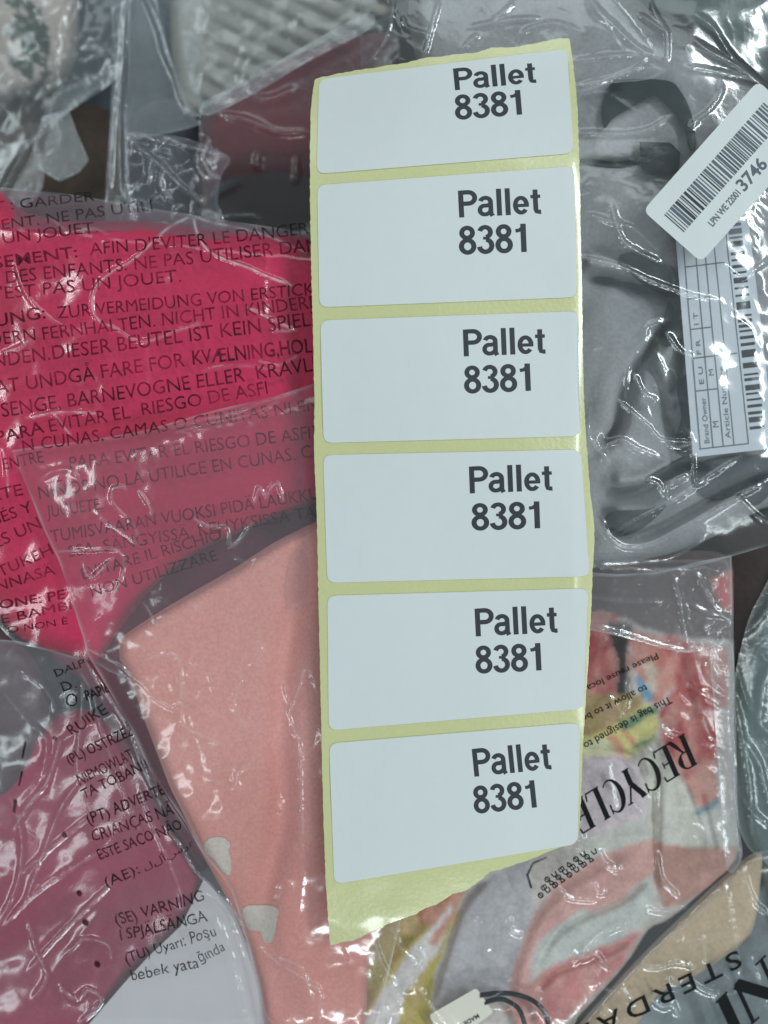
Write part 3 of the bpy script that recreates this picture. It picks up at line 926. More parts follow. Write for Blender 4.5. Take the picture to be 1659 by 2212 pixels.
M_SHADE = cloth_mat('painted_fold_shade', C(88, 98, 103), C(68, 78, 82), 1400)  # shade in the folds and gaps, painted as dark slabs on the cloth
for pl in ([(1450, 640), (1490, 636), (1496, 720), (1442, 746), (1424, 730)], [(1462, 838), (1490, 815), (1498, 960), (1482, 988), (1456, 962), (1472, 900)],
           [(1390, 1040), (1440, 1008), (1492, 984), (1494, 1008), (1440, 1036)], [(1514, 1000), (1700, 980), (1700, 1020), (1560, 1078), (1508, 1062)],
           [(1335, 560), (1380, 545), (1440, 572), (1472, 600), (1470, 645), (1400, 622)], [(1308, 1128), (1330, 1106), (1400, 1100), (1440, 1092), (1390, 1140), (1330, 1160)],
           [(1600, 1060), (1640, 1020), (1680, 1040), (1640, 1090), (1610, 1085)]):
    slab('shade_patch', smooth(pl, 3, True), z_gr, 0.5, M_SHADE, grey, 6, 0.2)

# white size ticket inside the bag
zt = lambda x, y: -3.2 + 0.0012 * (x - 1560) + 0.15 * fbm(x, y, 150, 37)
ticket = thing('size_ticket', 'white size ticket with ruled table and long barcode inside the grey bag', 'ticket', (1570, 730, -3))
TQ = [(1455, 455), (1612, 435), (1676, 968), (1497, 988)]
card = slab('card', round_quad(TQ, 10), zt, 0.25, plain_mat('ticket_paper', C(178, 196, 206), 0.5, 0.3, 0.03, 500), ticket, 10)


def tk(a, b):      # a: 0 bottom .. 1 top, b: 0 left .. 1 right
    tl, tr, br, bl = [np.array(p, float) for p in TQ]
    return tuple(bl * (1 - a) * (1 - b) + br * (1 - a) * b + tl * a * (1 - b) + tr * a * b)


zc = lambda x, y: zt(x, y) + 0.25


def bar(parent, name, a0, a1, b0, b1, mat, f=tk, zf=zc, eps=0.06):
    q = [f(a0, b0), f(a0, b1), f(a1, b1), f(a1, b0)]
    V = [];
    n = 6
    for i in range(n + 1):
        for j in range(2):
            t = i / n
            p = (np.array(q[0]) * (1 - t) + np.array(q[1]) * t) * (1 - j) + (np.array(q[3]) * (1 - t) + np.array(q[2]) * t) * j
            V.append(p)
    V = np.array(V)
    F = [(2 * i, 2 * i + 2, 2 * i + 3, 2 * i + 1) for i in range(n)]
    return link(name, world(V[:, 0], V[:, 1], zf(V[:, 0], V[:, 1]) + eps), F, mat, parent, False)


for a, b0, b1 in ((0.028, .085, .68), (0.262, .09, .37), (0.395, .09, .66), (0.512, .09, .36), (0.635, .09, .35), (0.765, .09, .62), (0.885, .09, .35)):
    bar(card, 'ruled_line', a, a + 0.005, b0, b1, M_INKG)
for b, a0, a1 in ((.09, .03, .95), (.245, .03, .95), (.37, .03, .95), (.50, .03, .95), (.675, .03, .95)):
    bar(card, 'ruled_line', a0, a1, b, b + .012, M_INKG, eps=0.09)
br = np.random.RandomState(3)
a = 0.085
while a < 0.97:
    wdt = br.choice([0.008, 0.012, 0.022, 0.030], p=[.35, .3, .2, .15])
    bar(card, 'barcode_bar', a, min(a + wdt, .975), .715, .895, M_INK if a < 0.85 else M_INKG)
    a += wdt + br.choice([0.010, 0.016, 0.022])
for body, a0, a1, b, c in (('Brand Owner', .05, .235, .215, 11), ('M', .11, .135, .345, 13), ('Article Number', .06, .35, .475, 11), ('E U', .29, .36, .21, 10), ('M', .32, .345, .34, 10), ('F R', .41, .47, .21, 10), ('I T', .53, .58, .21, 10)):
    text(card, 'lettering', body, tk(a0, b), tk(a1, b), c, zc, M_INKG, eps=0.1)

# angled barcode sticker on top of the bag
SA = np.array([1389., 455.]); su = np.array([.664, -.749]); sv = np.array([.749, .664])


def st(u, v):
    return tuple(SA + su * u + sv * v)


def z_stk(x, y):
    return 2.6 - 4.0 * sstep(1600, 1760, x) + 0.2 * fbm(x, y, 160, 43)


sticker = thing('barcode_sticker', 'white barcode sticker numbered 3746 stuck at an angle on the grey bag', 'sticker', (1560, 370, 2))
spaper = slab('paper', round_quad([st(0, 0), st(374, 0), st(374, 168), st(0, 168)], 16), z_stk, 0.10, M_PAPER, sticker, 7)
zs = lambda x, y: z_stk(x, y) + 0.10
u = 24.0
br = np.random.RandomState(11)
M_INKM = plain_mat('sticker_ink', (0.12, 0.14, 0.17), 0.6, 0.3)
while u < 345:
    wdt = br.choice([2.2, 3.4, 5.0, 6.5], p=[.35, .3, .2, .15])
    bar(spaper, 'barcode_bar', u, u + wdt, 40, 97, M_INKM if br.rand() > .2 else M_INK, st, zs)
    u += wdt + br.choice([2.0, 3.2, 4.6])
text(spaper, 'lettering', 'LPN WE 22001', st(74, 136), st(168, 134), 15, zs, M_INKG, 0.02, eps=0.06)
text(spaper, 'lettering', '3746', st(176, 137), st(253, 137), 28, zs, M_INKM, 0.02, eps=0.06)

GF = smooth([(778, -60), (778, 60), (782, 200), (800, 330), (1000, 700), (1120, 1150), (1230, 1245)], 4) + smooth([(1283, 1244), (1340, 1245), (1420, 1236), (1500, 1224), (1600, 1196), (1720, 1160)], 4) + [(1720, -60)]
gf_cre = [
    (smooth([(1240, 132), (1290, 125), (1340, 120), (1380, 118)]), 0.7, 6, 0.55),
    (smooth([(1245, 188), (1280, 180), (1330, 168), (1380, 145), (1400, 110)]), 0.7, 6, 0.5),
    (smooth([(1245, 286), (1290, 288), (1340, 290), (1400, 280), (1450, 250)]), 0.7, 6, 0.5),
    (smooth([(1270, 5), (1330, 60), (1380, 105), (1430, 125)]), 0.7, 10, 0.35),
    (smooth([(1405, 0), (1415, 30), (1440, 72), (1440, 140)]), 0.6, 6, 0.45),
    (smooth([(1380, 30), (1410, 50), (1440, 70)]), 0.6, 6, 0.35),
    (smooth([(1480, 145), (1520, 150), (1570, 160), (1620, 172), (1640, 178)]), 0.8, 6, 0.75),
    (smooth([(1505, 90), (1530, 110), (1570, 130), (1600, 150), (1632, 172)]), 0.8, 8, 0.65),
    (smooth([(1500, 30), (1540, 60), (1580, 120), (1659, 200)]), 0.5, 8, 0.2),
    (smooth([(1495, 265), (1530, 240), (1555, 205), (1558, 180)]), 0.6, 6, 0.4),
    (smooth([(1490, 280), (1500, 268), (1502, 262)]), 0.6, 8, 0.5),
    (smooth([(1257, 556), (1300, 565), (1345, 578), (1390, 600), (1440, 620), (1500, 640), (1560, 650)]), 0.8, 6, 0.65),
    (smooth([(1262, 460), (1320, 480), (1370, 495), (1420, 540)]), 0.6, 8, 0.4),
    (smooth([(1320, 440), (1330, 480), (1345, 520), (1380, 545), (1430, 568)]), 0.7, 7, 0.5),
    (smooth([(1330, 860), (1370, 895), (1400, 920), (1430, 950), (1495, 955)]), 0.7, 5, 0.55),
    (smooth([(1440, 960), (1470, 965), (1500, 955)]), 0.9, 8, 0.7),
    (smooth([(1440, 690), (1400, 705), (1390, 740), (1360, 780), (1350, 860)]), 0.5, 8, 0.3),
    (smooth([(1440, 720), (1470, 760), (1500, 770)]), 0.7, 7, 0.5),
    (smooth([(1370, 810), (1390, 850), (1420, 865)]), 0.7, 7, 0.5),
    (smooth([(1275, 880), (1270, 930), (1280, 960), (1320, 1000)]), 0.7, 7, 0.5),
    (smooth([(1300, 970), (1340, 950), (1380, 970), (1430, 990)]), 0.6, 7, 0.35),
    (smooth([(1390, 1035), (1420, 1045), (1440, 1075), (1445, 1050), (1490, 1025)]), 0.8, 7, 0.5),
    (smooth([(1490, 930), (1497, 1000), (1500, 1042), (1530, 1040)]), 0.6, 4, 0.35),
    (smooth([(1283, 1090), (1300, 1120), (1316, 1160), (1350, 1182), (1400, 1178), (1460, 1150), (1540, 1105), (1600, 1070), (1659, 1040)]), 0.8, 6, 0.35),
    (smooth([(1320, 1155), (1380, 1120), (1460, 1080), (1530, 1030), (1600, 985)]), 0.6, 6, 0.25),
    (smooth([(1440, 1210), (1500, 1180), (1520, 1160)]), 0.6, 6, 0.4),
    (smooth([(1590, 1070), (1630, 1110), (1659, 1130)]), 0.6, 6, 0.3),
    (smooth([(850, 0), (845, 40), (830, 90), (800, 130)]), 0.6, 6, 0.4),
    (smooth([(950, 0), (935, 50), (925, 90), (915, 122)]), 0.7, 6, 0.5),
    (smooth([(870, 30), (880, 60), (930, 75)]), 0.5, 6, 0.25),
    (smooth([(1010, 60), (1060, 50), (1110, 42), (1170, 40)]), 0.6, 6, 0.45),
    (smooth([(1060, 45), (1090, 25), (1110, 5)]), 0.6, 6, 0.4),
    (smooth([(1000, 105), (1020, 85), (1035, 75)]), 0.7, 7, 0.5),
    (smooth([(1120, 80), (1150, 60), (1200, 50), (1260, 70)]), 0.6, 6, 0.35),
    (smooth([(1560, 570), (1600, 600), (1659, 560)]), 0.6, 6, 0.35),
]
gf_m = lambda x, y: 0.35 + 0.65 * sstep(330, 430, y) * sstep(1040, 980, y) + 0.25 * sstep(1180, 1000, x)
film_grey = Film(lambda x, y: -1.2 - 1.5 * sstep(500, 200, y) * sstep(1500, 1300, x) + 0.6 * fbm(x, y, 300, 47) - 3.0 * np.exp(-(seg_dist(x, y, GF, True)[0] / 25.0)) - 1.5 * sstep(1330, 1240, x), (('r', 110, 0.6, 91, 0.5, 1.5), ('r', 50, 0.25, 92, 0.3, 1.4), ('r', 26, 0.12, 94, 1.0, 1.5), ('n', 120, 0.4, 93, 0, 1)), gf_cre, GF, 0.4, 4, gf_m)
bagD = thing('plastic_bag', 'heavily crinkled shiny clear bag over the slate grey garment, right of the strip', 'plastic bag', (1400, 600, -8))
sheet('film', GF, film_grey.z, 3.1, film_mat('grey_bag_film', 0.06, hazecol=(0.68, 0.74, 0.76), rough=0.08, bump=0.06, bscale=260, gl=1.15), bagD, film_grey.white)

for pl, cr in (([(1262, -20), (1310, -20), (1380, 55), (1428, 128), (1392, 116), (1345, 108), (1318, 60)], 0.4), ([(1480, 100), (1520, 108), (1600, 150), (1634, 176), (1560, 160), (1500, 150)], 0.3), ([(1244, 180), (1300, 172), (1370, 145), (1440, 150), (1400, 172), (1320, 180), (1246, 200)], 0.2)):
    ff = Film(film_grey.z, (), [(smooth(pl[:4]), 0.5, 5, 0.5)], pl, 0.4, 4)
    sheet('film_fold', smooth(pl, 3, True), lambda x, y: ff.z(x, y) + 0.25, 3.6, bpy.data.materials['grey_bag_film'], bagD, ff.white)
# ------------------------------------------------------------------ loose film flap below the grey bag, dark things behind
DG = smooth([(1180, 1150), (1500, 1150), (1720, 1100), (1720, 1560), (1590, 1560), (1560, 1420), (1300, 1400), (1180, 1360)], 4, True)
o = sheet('charcoal_garment', DG, pillow(DG, -17, 30, 6, ((160, 1.5, 53, 0.3, 1.5),)), 8, cloth_mat('charcoal_cloth', C(58, 54, 54), C(40, 38, 38), 1200))
tag(o, 'charcoal cloth lying deep between the grey bag and the patterned garment', 'garment')
TB = smooth([(1600, 1450), (1640, 1330), (1720, 1230), (1720, 2000), (1660, 2010), (1640, 1880), (1610, 1780), (1588, 1600)], 4, True)
o = sheet('teal_garment', TB, pillow(TB, -13.5, 26, 8, ((140, 1.6, 57, 1.3, 2.2),)), 7, cloth_mat('teal_cloth', C(84, 104, 106), C(50, 68, 70), 1200))
tag(o, 'grey teal garment in film at the right edge, beside the patterned garment', 'garment')
FLP = smooth([(1200, 1215), (1290, 1238), (1420, 1236), (1500, 1215), (1580, 1200)], 3) + [(1581, 1300), (1580, 1384)] + smooth([(1560, 1392), (1490, 1410), (1440, 1402), (1360, 1380), (1270, 1360), (1180, 1352)], 3)
fl_cre = [(smooth([(1455, 1240), (1470, 1300), (1475, 1340), (1490, 1400)]), 0.7, 8, 0.4),
          (smooth([(1490, 1300), (1520, 1320), (1560, 1318), (1659, 1240)]), 0.5, 6, 0.3),
          (smooth([(1280, 1350), (1360, 1372), (1440, 1398), (1490, 1406)]), 0.6, 5, 0.5),
          (smooth([(1460, 1350), (1470, 1370), (1490, 1380)]), 0.7, 8, 0.4),
          (smooth([(1280, 1290), (1360, 1300), (1430, 1298)]), 0.5, 10, 0.2),
          (smooth([(1500, 1230), (1540, 1310), (1575, 1340)]), 0.5, 8, 0.2)]
film_flap = Film(-5.0, (('r', 90, 0.8, 101, 0.6, 1.6), ('r', 40, 0.3, 102, 0.2, 1.3)), fl_cre, FLP, 0.4, 4)
TF = smooth([(1575, 1560), (1600, 1400), (1640, 1290), (1720, 1220), (1720, 1850), (1640, 1850), (1600, 1800), (1585, 1700)], 4, True)
tf_cre = [(smooth([(1612, 1605), (1640, 1650), (1650, 1690), (1665, 1740)]), .8, 7, .6), (smooth([(1585, 1500), (1604, 1600), (1620, 1700), (1625, 1800)]), .8, 9, .3),
          (smooth([(1665, 1440), (1650, 1480), (1640, 1560)]), .8, 12, .4), (smooth([(1590, 1380), (1630, 1350), (1670, 1300)]), .7, 7, .3), (smooth([(1600, 1720), (1630, 1760), (1665, 1790)]), .7, 8, .25)]
film_teal = Film(-8.0, (('r', 90, .8, 105, 1.2, 2.2),), tf_cre, TF, .3, 4)
tfo = sheet('plastic_bag', TF, film_teal.z, 4, film_mat('teal_bag_film', 0.16, hazecol=(0.55, 0.64, 0.64), rough=0.1, bump=0.15), None, film_teal.white)
tag(tfo, 'clear plastic bag edge over the grey teal garment at the right margin', 'plastic bag')
o = sheet('plastic_flap', FLP, film_flap.z, 4, film_mat('flap_film', 0.20, hazecol=(0.62, 0.62, 0.66), rough=0.1, bump=0.15), None, film_flap.white)
tag(o, 'milky clear plastic flap hanging out below the crinkled grey bag', 'plastic bag')

# ------------------------------------------------------------------ patterned garment, lower right
PATCH = [   # colour, outline : the garment's printed pattern
    (C(190, 192, 188), None),
    (C(98, 84, 84), [(1200, 1180), (1650, 1180), (1650, 1390), (1440, 1372), (1330, 1330), (1200, 1330)]),
    (C(196, 76, 80), [(1536, 1250), (1600, 1230), (1600, 1330), (1556, 1310)]),
    (C(180, 78, 82), [(1200, 1330), (1330, 1325), (1365, 1430), (1345, 1505), (1200, 1505)]),
    (C(196, 118, 106), [(1362, 1360), (1440, 1380), (1465, 1470), (1412, 1525), (1370, 1440)]),
    (C(214, 196, 176), [(1386, 1428), (1416, 1430), (1420, 1500), (1400, 1492)]),
    (C(182, 72, 76), [(1436, 1370), (1530, 1400), (1555, 1560), (1540, 1720), (1515, 1755), (1478, 1690), (1430, 1600), (1425, 1540), (1460, 1480)]),
    (C(188, 108, 100), [(1500, 1390), (1570, 1400), (1570, 1530), (1530, 1520)]),
    (C(206, 150, 140), [(1480, 1690), (1510, 1650), (1550, 1690), (1545, 1730), (1510, 1745)]),
    (C(70, 60, 62), [(1308, 1340), (1368, 1350), (1355, 1425), (1360, 1505), (1334, 1505), (1330, 1425)]),
    (C(98, 158, 196), [(1372, 1462), (1386, 1468), (1414, 1503), (1402, 1519), (1378, 1492)]),
    (C(168, 152, 92), [(1200, 1498), (1385, 1500), (1396, 1536), (1300, 1585), (1200, 1600)]),
    (C(214, 208, 126), [(1200, 1640), (1225, 1600), (1305, 1580), (1402, 1515), (1422, 1545), (1417, 1600), (1375, 1628), (1300, 1640)]),
    (C(222, 214, 170), [(1255, 1640), (1262, 1600), (1310, 1592), (1330, 1630)]),
    (C(226, 120, 84), [(1310, 1586), (1320, 1584), (1346, 1612), (1346, 1630), (1334, 1628)]),
    (C(226, 120, 84), [(1338, 1570), (1346, 1568), (1374, 1604), (1366, 1610)]),
    (C(104, 148, 118), [(1335, 1560), (1420, 1518), (1424, 1535), (1350, 1580)]),
    (C(126, 150, 116), [(1365, 1610), (1415, 1588), (1416, 1600), (1372, 1624)]),
    (C(202, 198, 206), [(1200, 1640), (1340, 1628), (1378, 1652), (1402, 1762), (1290, 1800), (1200, 1810)]),
    (C(196, 206, 196), [(1384, 1640), (1420, 1630), (1478, 1690), (1515, 1760), (1530, 1830), (1415, 1822), (1398, 1740)]),
    (C(206, 214, 210), [(1512, 1760), (1560, 1720), (1600, 1830), (1530, 1835)]),
    (C(110, 160, 176), [(1504, 1752), (1552, 1722), (1556, 1734), (1508, 1765)]),
    (C(176, 138, 126), [(1412, 1822), (1530, 1830), (1600, 1828), (1570, 1910), (1480, 1950), (1436, 1965), (1416, 1900)]),
    (C(214, 160, 154), [(1090, 2190), (1110, 2090), (1150, 1985), (1205, 1905), (1300, 1845), (1414, 1812), (1414, 1880), (1340, 1945), (1260, 1975), (1180, 2030), (1150, 2090), (1120, 2200)]),
    (C(186, 200, 196), [(1140, 2100), (1165, 2030), (1250, 1965), (1300, 1975), (1340, 1945), (1412, 1885), (1408, 1975), (1300, 2050), (1185, 2085)]),
    (C(196, 128, 128), [(1090, 2260), (1140, 2130), (1190, 2086), (1300, 2045), (1390, 2008), (1340, 2090), (1230, 2200), (1170, 2260)]),
    (C(172, 179, 186), [(915, 2200), (960, 2040), (1010, 1925), (1140, 1850), (1150, 1960), (1110, 2080), (1090, 2160), (930, 2190)]),
    (C(176, 170, 70), [(700, 2260), (800, 1960), (1000, 1920), (985, 1990), (940, 2100), (925, 2260)]),
    (C(206, 186, 128), [(868, 1975), (905, 1960), (905, 2020), (868, 2020)]),
    (C(182, 116, 62), [(902, 1965), (960, 1920), (1012, 1915), (985, 1960), (930, 2000), (905, 2000)]),
    (C(206, 208, 208), [(770, 2260), (790, 2200), (880, 2060), (935, 2000), (970, 1950), (985, 1960), (950, 2050), (880, 2140), (840, 2260)]),
    (C(190, 128, 104), [(925, 2035), (985, 1955), (992, 1960), (940, 2046)]),
    (C(196, 206, 200), [(1255, 1830), (1310, 1790), (1412, 1760), (1412, 1812), (1300, 1845), (1230, 1885)]),
]
PT = smooth([(700, 1900), (1000, 1600), (1150, 1280), (1200, 1200), (1440, 1190), (1570, 1200), (1584, 1300), (1588, 1600), (1592, 1760), (1590, 1860), (1500, 1945), (1440, 1990), (1400, 2010), (1350, 2090), (1250, 2200), (1200, 2270), (900, 2290), (740, 2280)], 4, True)


def pt_col(x, y):
    wx = x + 7 * perlin(x / 30, y / 30, 61); wy = y + 7 * perlin(x / 30, y / 30, 62)
    tot = 0
    for ox, oy in ((0, 0), (5, 1), (-5, -1), (1, 5), (-1, -5), (4, -4), (-4, 4)):
        c = np.tile(np.array(PATCH[0][0]), (len(x), 1))
        for col, pl in PATCH[1:]:
            c[inside(wx + ox, wy + oy, pl)] = col
        tot = tot + c
    tot = tot / 7
    g = tot.mean(1, keepdims=True)
    red = np.clip((tot[:, :1] / (g + 1e-6) - 1.35) * 2.5, 0, 1)          # watercolour streaks in the red print
    n = np.clip(0.5 + 1.6 * fbm(x * 0.9 + y * 0.25, (y - 0.3 * x) * 0.35, 34, 65, 3), 0, 1)[:, None]
    tot = tot * (1 - red * n * 0.55) + red * n * 0.55 * np.array(C(214, 170, 156))
    g = tot.mean(1, keepdims=True)
    pale = np.clip((g - 0.28) * 6, 0, 1)
    mott = 1 + 0.16 * fbm(x, y, 26, 68, 3)[:, None] - 0.05 * pale
    return np.clip((0.88 * tot + 0.12 * g) * (0.82 + 0.14 * pale) * mott, 0, 0.9)


z_pt = pillow(PT, lambda x, y: -11.0, 24, 7, ((170, 1.3, 63, 0.6, 1.6), (70, 0.4, 64, 0.2, 1.5)), (
    (smooth([(1120, 2190), (1140, 2080), (1180, 1990), (1240, 1930), (1320, 1885), (1414, 1850)]), 1.8, 22),
    (smooth([(1150, 2100), (1200, 2020), (1270, 1975), (1340, 1945), (1410, 1890)]), -1.6, 9),
    (smooth([(1415, 1650), (1416, 1750), (1414, 1830), (1418, 1930)]), -2.6, 10),
    (smooth([(1380, 1640), (1400, 1700), (1408, 1790)]), -1.4, 9),
    (smooth([(1510, 1700), (1530, 1780), (1545, 1840)]), -1.2, 8),
    (smooth([(1475, 1690), (1500, 1750), (1525, 1830)]), -1.2, 8),
    (smooth([(1262, 1630), (1340, 1628), (1376, 1650)]), -1.5, 9),
    (smooth([(925, 2180), (960, 2060), (1000, 1950), (1060, 1890)]), -2.2, 10),
    (smooth([(780, 2230), (860, 2080), (950, 1990)]), 1.6, 20),
    (smooth([(1350, 1380), (1352, 1440), (1356, 1500)]), 1.2, 14),
    (smooth([(1460, 1400), (1480, 1480), (1500, 1560)]), -1.5, 12),
    (smooth([(1150, 2150), (1200, 2100), (1300, 2060), (1380, 2020)]), -1.6, 9)))
o = sheet('patterned_garment', PT, z_pt, 4.5, cloth_mat('patterned_cloth', attr=True, weave=1300, var=0.12, vscale=90), None, None, pt_col)
tag(o, 'patterned garment in red, yellow, mint and pink inside the RECYCLE bag at lower right', 'garment')

RF = smooth([(690, 2260), (740, 2050), (860, 1900), (1000, 1700), (1150, 1300), (1200, 1215), (1440, 1210), (1570, 1210)], 4) + smooth([(1584, 1260), (1586, 1600), (1592, 1780), (1600, 1850), (1590, 1900), (1500, 1985), (1420, 2050), (1330, 2140), (1250, 2230), (1220, 2260)], 4)
rf_cre = [
    (smooth([(1517, 1548), (1525, 1572), (1533, 1588), (1545, 1600)]), 0.7, 5, 0.7),
    (smooth([(1505, 1490), (1530, 1500), (1560, 1520), (1575, 1530)]), 0.6, 6, 0.35),
    (smooth([(1520, 1430), (1540, 1470), (1575, 1500)]), 0.6, 6, 0.3),
    (smooth([(1540, 1620), (1565, 1640), (1570, 1670)]), 0.8, 8, 0.5),
    (smooth([(1425, 1565), (1440, 1580), (1460, 1590)]), 0.7, 7, 0.5),
    (smooth([(1350, 1470), (1352, 1500), (1350, 1540)]), 0.6, 6, 0.5),
    (smooth([(1310, 1500), (1330, 1520), (1345, 1550)]), 0.5, 6, 0.3),
    (smooth([(1250, 1840), (1258, 1815), (1252, 1800)]), 0.9, 10, 0.5),
    (smooth([(1290, 1830), (1305, 1860), (1330, 1880), (1340, 1870)]), 0.8, 9, 0.5),
    (smooth([(1400, 1950), (1380, 1975), (1340, 2000), (1300, 2020), (1260, 2060), (1230, 2090)]), 0.8, 7, 0.5),
    (smooth([(1200, 1910), (1230, 1940), (1290, 1945)]), 0.7, 6, 0.5),
    (smooth([(1280, 1905), (1290, 1930), (1310, 1925)]), 0.8, 8, 0.5),
    (smooth([(1100, 1980), (1105, 2010), (1130, 2020)]), 0.8, 8, 0.5),
    (smooth([(1230, 2050), (1260, 2070), (1285, 2060), (1310, 2090)]), 0.9, 8, 0.55),
    (smooth([(1290, 2090), (1300, 2130), (1340, 2150)]), 0.9, 8, 0.4),
    (smooth([(1395, 1960), (1440, 1970), (1480, 1960)]), 0.6, 7, 0.3),
    (smooth([(1420, 1840), (1430, 1900), (1470, 1940)]), 0.6, 6, 0.3),
    (smooth([(1412, 1650), (1420, 1760), (1415, 1900)]), 0.5, 5, 0.2),
    (smooth([(800, 2010), (810, 2040), (830, 2090), (860, 2130)]), 0.9, 9, 0.55),
    (smooth([(815, 2060), (825, 2100), (850, 2140), (870, 2180)]), 0.8, 9, 0.45),
    (smooth([(855, 2000), (862, 2040), (880, 2065), (905, 2080)]), 0.8, 7, 0.45),
    (smooth([(900, 2040), (915, 2080), (890, 2130), (870, 2140)]), 0.8, 7, 0.4),
    (smooth([(905, 2130), (920, 2160), (940, 2190), (960, 2212)]), 0.8, 7, 0.5),
    (smooth([(820, 2100), (830, 2160), (840, 2212)]), 0.6, 7, 0.3),
    (smooth([(1000, 1960), (1040, 2000), (1060, 2060)]), 0.4, 10, 0.12),
    (smooth([(1160, 2130), (1170, 2180), (1190, 2212)]), 0.7, 7, 0.35),
    (smooth([(1310, 1640), (1320, 1700), (1330, 1760)]), 0.5, 9, 0.15),
]
film_rec = Film(lambda x, y: -6.7 + 0.5 * fbm(x, y, 260, 67) - 2.0 * np.exp(-(seg_dist(x, y, RF, True)[0] / 20.0)), (('r', 120, 0.4, 111, 0.9, 1.6), ('r', 42, 0.26, 112, 0.4, 1.4), ('n', 140, 0.18, 113, 0, 1)), rf_cre, RF, 0.35, 4)
bagE = thing('plastic_bag', 'clear bag printed RECYCLE upside down over the patterned garment', 'plastic bag', (1300, 1800, -10))
sheet('film', RF, film_rec.z, 3.1, film_mat('recycle_bag_film', 0.04, hazecol=(0.68, 0.74, 0.76), rough=0.09, bump=0.06, gl=1.15), bagE, film_rec.white)

TH, TN = 0.185, 0.05
M_INKB = plain_mat('solid_bag_ink', (0.012, 0.013, 0.014), 0.5, 0.08)
SERIF = {
    'R': (0.70, [([(.14, 0), (.14, 1)], TH), ([(.02, .02), (.27, .02)], TN), ([(.02, .98), (.30, .98)], TN),
                 ([(.14, .975), (.32, .975)] + arc(.33, .735, .20, .24, 90, -90, 14) + [(.14, .50)], [TN, TN, TN, .06, .12, TH, TH, .12, .06, TN, TN]),
                 ([(.31, .50), (.48, .22), (.60, .04), (.72, .02)], [.05, .13, .13, .04])]),
    'E': (0.64, [([(.14, 0), (.14, 1)], TH), ([(.02, .02), (.56, .02), (.60, .20)], [TN, TN, .07, TN]), ([(.02, .98), (.53, .98), (.56, .82)], [TN, TN, .07, TN]), ([(.14, .52), (.42, .52)], TN), ([(.42, .42), (.42, .62)], [TN, .05, TN])]),
    'C': (0.72, [(arc(.38, .50, .32, .49, 48, 312, 26), [TN, .05, .09, .14, TH, TH, .14, .09, .05, TN, TN]), ([(.60, .68), (.61, .98)], [.07, TN])]),
    'Y': (0.70, [([(.06, .98), (.35, .46)], [TH, TH * .9]), ([(.62, .98), (.36, .46)], TN * 1.4), ([(.355, .48), (.355, 0)], TH), ([(.22, .02), (.49, .02)], TN), ([(-.03, .98), (.20, .98)], TN), ([(.53, .98), (.72, .98)], TN)]),
    'L': (0.60, [([(.14, 0), (.14, 1)], TH), ([(.02, .02), (.52, .02), (.57, .24)], [TN, TN, .07, TN]), ([(.02, .98), (.27, .98)], TN)]),
    'O': (0.80, [(arc(.40, .50, .33, .49, 90, 450, 32), [TN, .10, TH * 1.1, .10, TN, .10, TH * 1.1, .10, TN])]),
    'N': (0.80, [([(.12, 0), (.12, 1)], TN * 1.4), ([(.10, .98), (.66, .02)], TH), ([(.66, 0), (.66, 1)], TN * 1.4), ([(.02, .02), (.24, .02)], TN), ([(.54, .98), (.78, .98)], TN)]),
    'I': (0.34, [([(.16, 0), (.16, 1)], TH), ([(.04, .02), (.29, .02)], TN), ([(.04, .98), (.29, .98)], TN)]),
}
glyphs(bagE, 'recycle_lettering', 'RECYCLE', SERIF, (1478, 1584), (1226, 1738), 72, film_rec.z, M_INKB, 0.35, 0.0, up=(0.40, 0.92))
for b, p0, p1, c in (('This bag is designed to', (1446, 1503), (1259, 1606), 17), ('to allow it to be', (1395, 1478), (1255, 1548), 15), ('Please reuse loca', (1418, 1410), (1266, 1482), 14)):
    text(bagE, 'small_print', b, p0, p1, c, film_rec.z, M_INKB, bold=0.014, eps=0.3)

SF = smooth([(1536, 1398), (1580, 1390), (1588, 1500), (1594, 1760), (1604, 1850), (1570, 1880), (1556, 1700), (1540, 1500)], 3, True)
sff = Film(lambda x, y: film_rec.z(x, y) + 0.4, (), [(smooth([(1574, 1400), (1580, 1550), (1588, 1800)]), .6, 6, .35)], SF, .3, 4)
sheet('side_fold', SF, sff.z, 4, film_mat('side_fold_film', 0.24, hazecol=(0.64, 0.66, 0.68), rough=0.1), bagE, sff.white)
# small printed care box on that bag
cb = sheet('care_box', [(1146, 1920), (1136, 1890), (1150, 1862), (1180, 1850), (1182, 1854), (1153, 1867), (1142, 1890), (1150, 1918)], lambda x, y: film_rec.z(x, y) + .2, 3, M_BAGINK, bagE)
V, F = [], []


def care_mark(cx, cy_, kind, r, ang):
    if kind == 0:
        pts = arc(0, 0, r, r, 0, 360, 10)
    elif kind == 1:
        pts = dens([(-r, r * .8), (0, -r), (r, r * .8), (-r, r * .8)], 3)
    elif kind == 2:
        pts = dens([(-r, -r * .8), (-r, r * .8), (r, r * .8), (r, -r * .8), (-r, -r * .8)], 3)
    else:
        pts = dens([(-r, -r), (-r * .7, r * .8), (r * .7, r * .8), (r, -r)], 3)
    c, s_ = math.cos(ang), math.sin(ang)
    out = [(cx + a * c - b * s_, cy_ + a * s_ + b * c) for a, b in pts]
    b0 = len(V)
    v2, f2 = [], []
    ribbon(out, 3.0, v2, f2, 0)
    V.extend((p[0], p[1]) for p in v2); F.extend(tuple(k + b0 for k in f) for f in f2)
    if kind in (0, 2):
        b0 = len(V); v2, f2 = [], []
        ribbon([(cx - r * .5, cy_ - r * .4), (cx + r * .5, cy_ + r * .4)], 2.6, v2, f2, 0)
        V.extend((p[0], p[1]) for p in v2); F.extend(tuple(k + b0 for k in f) for f in f2)


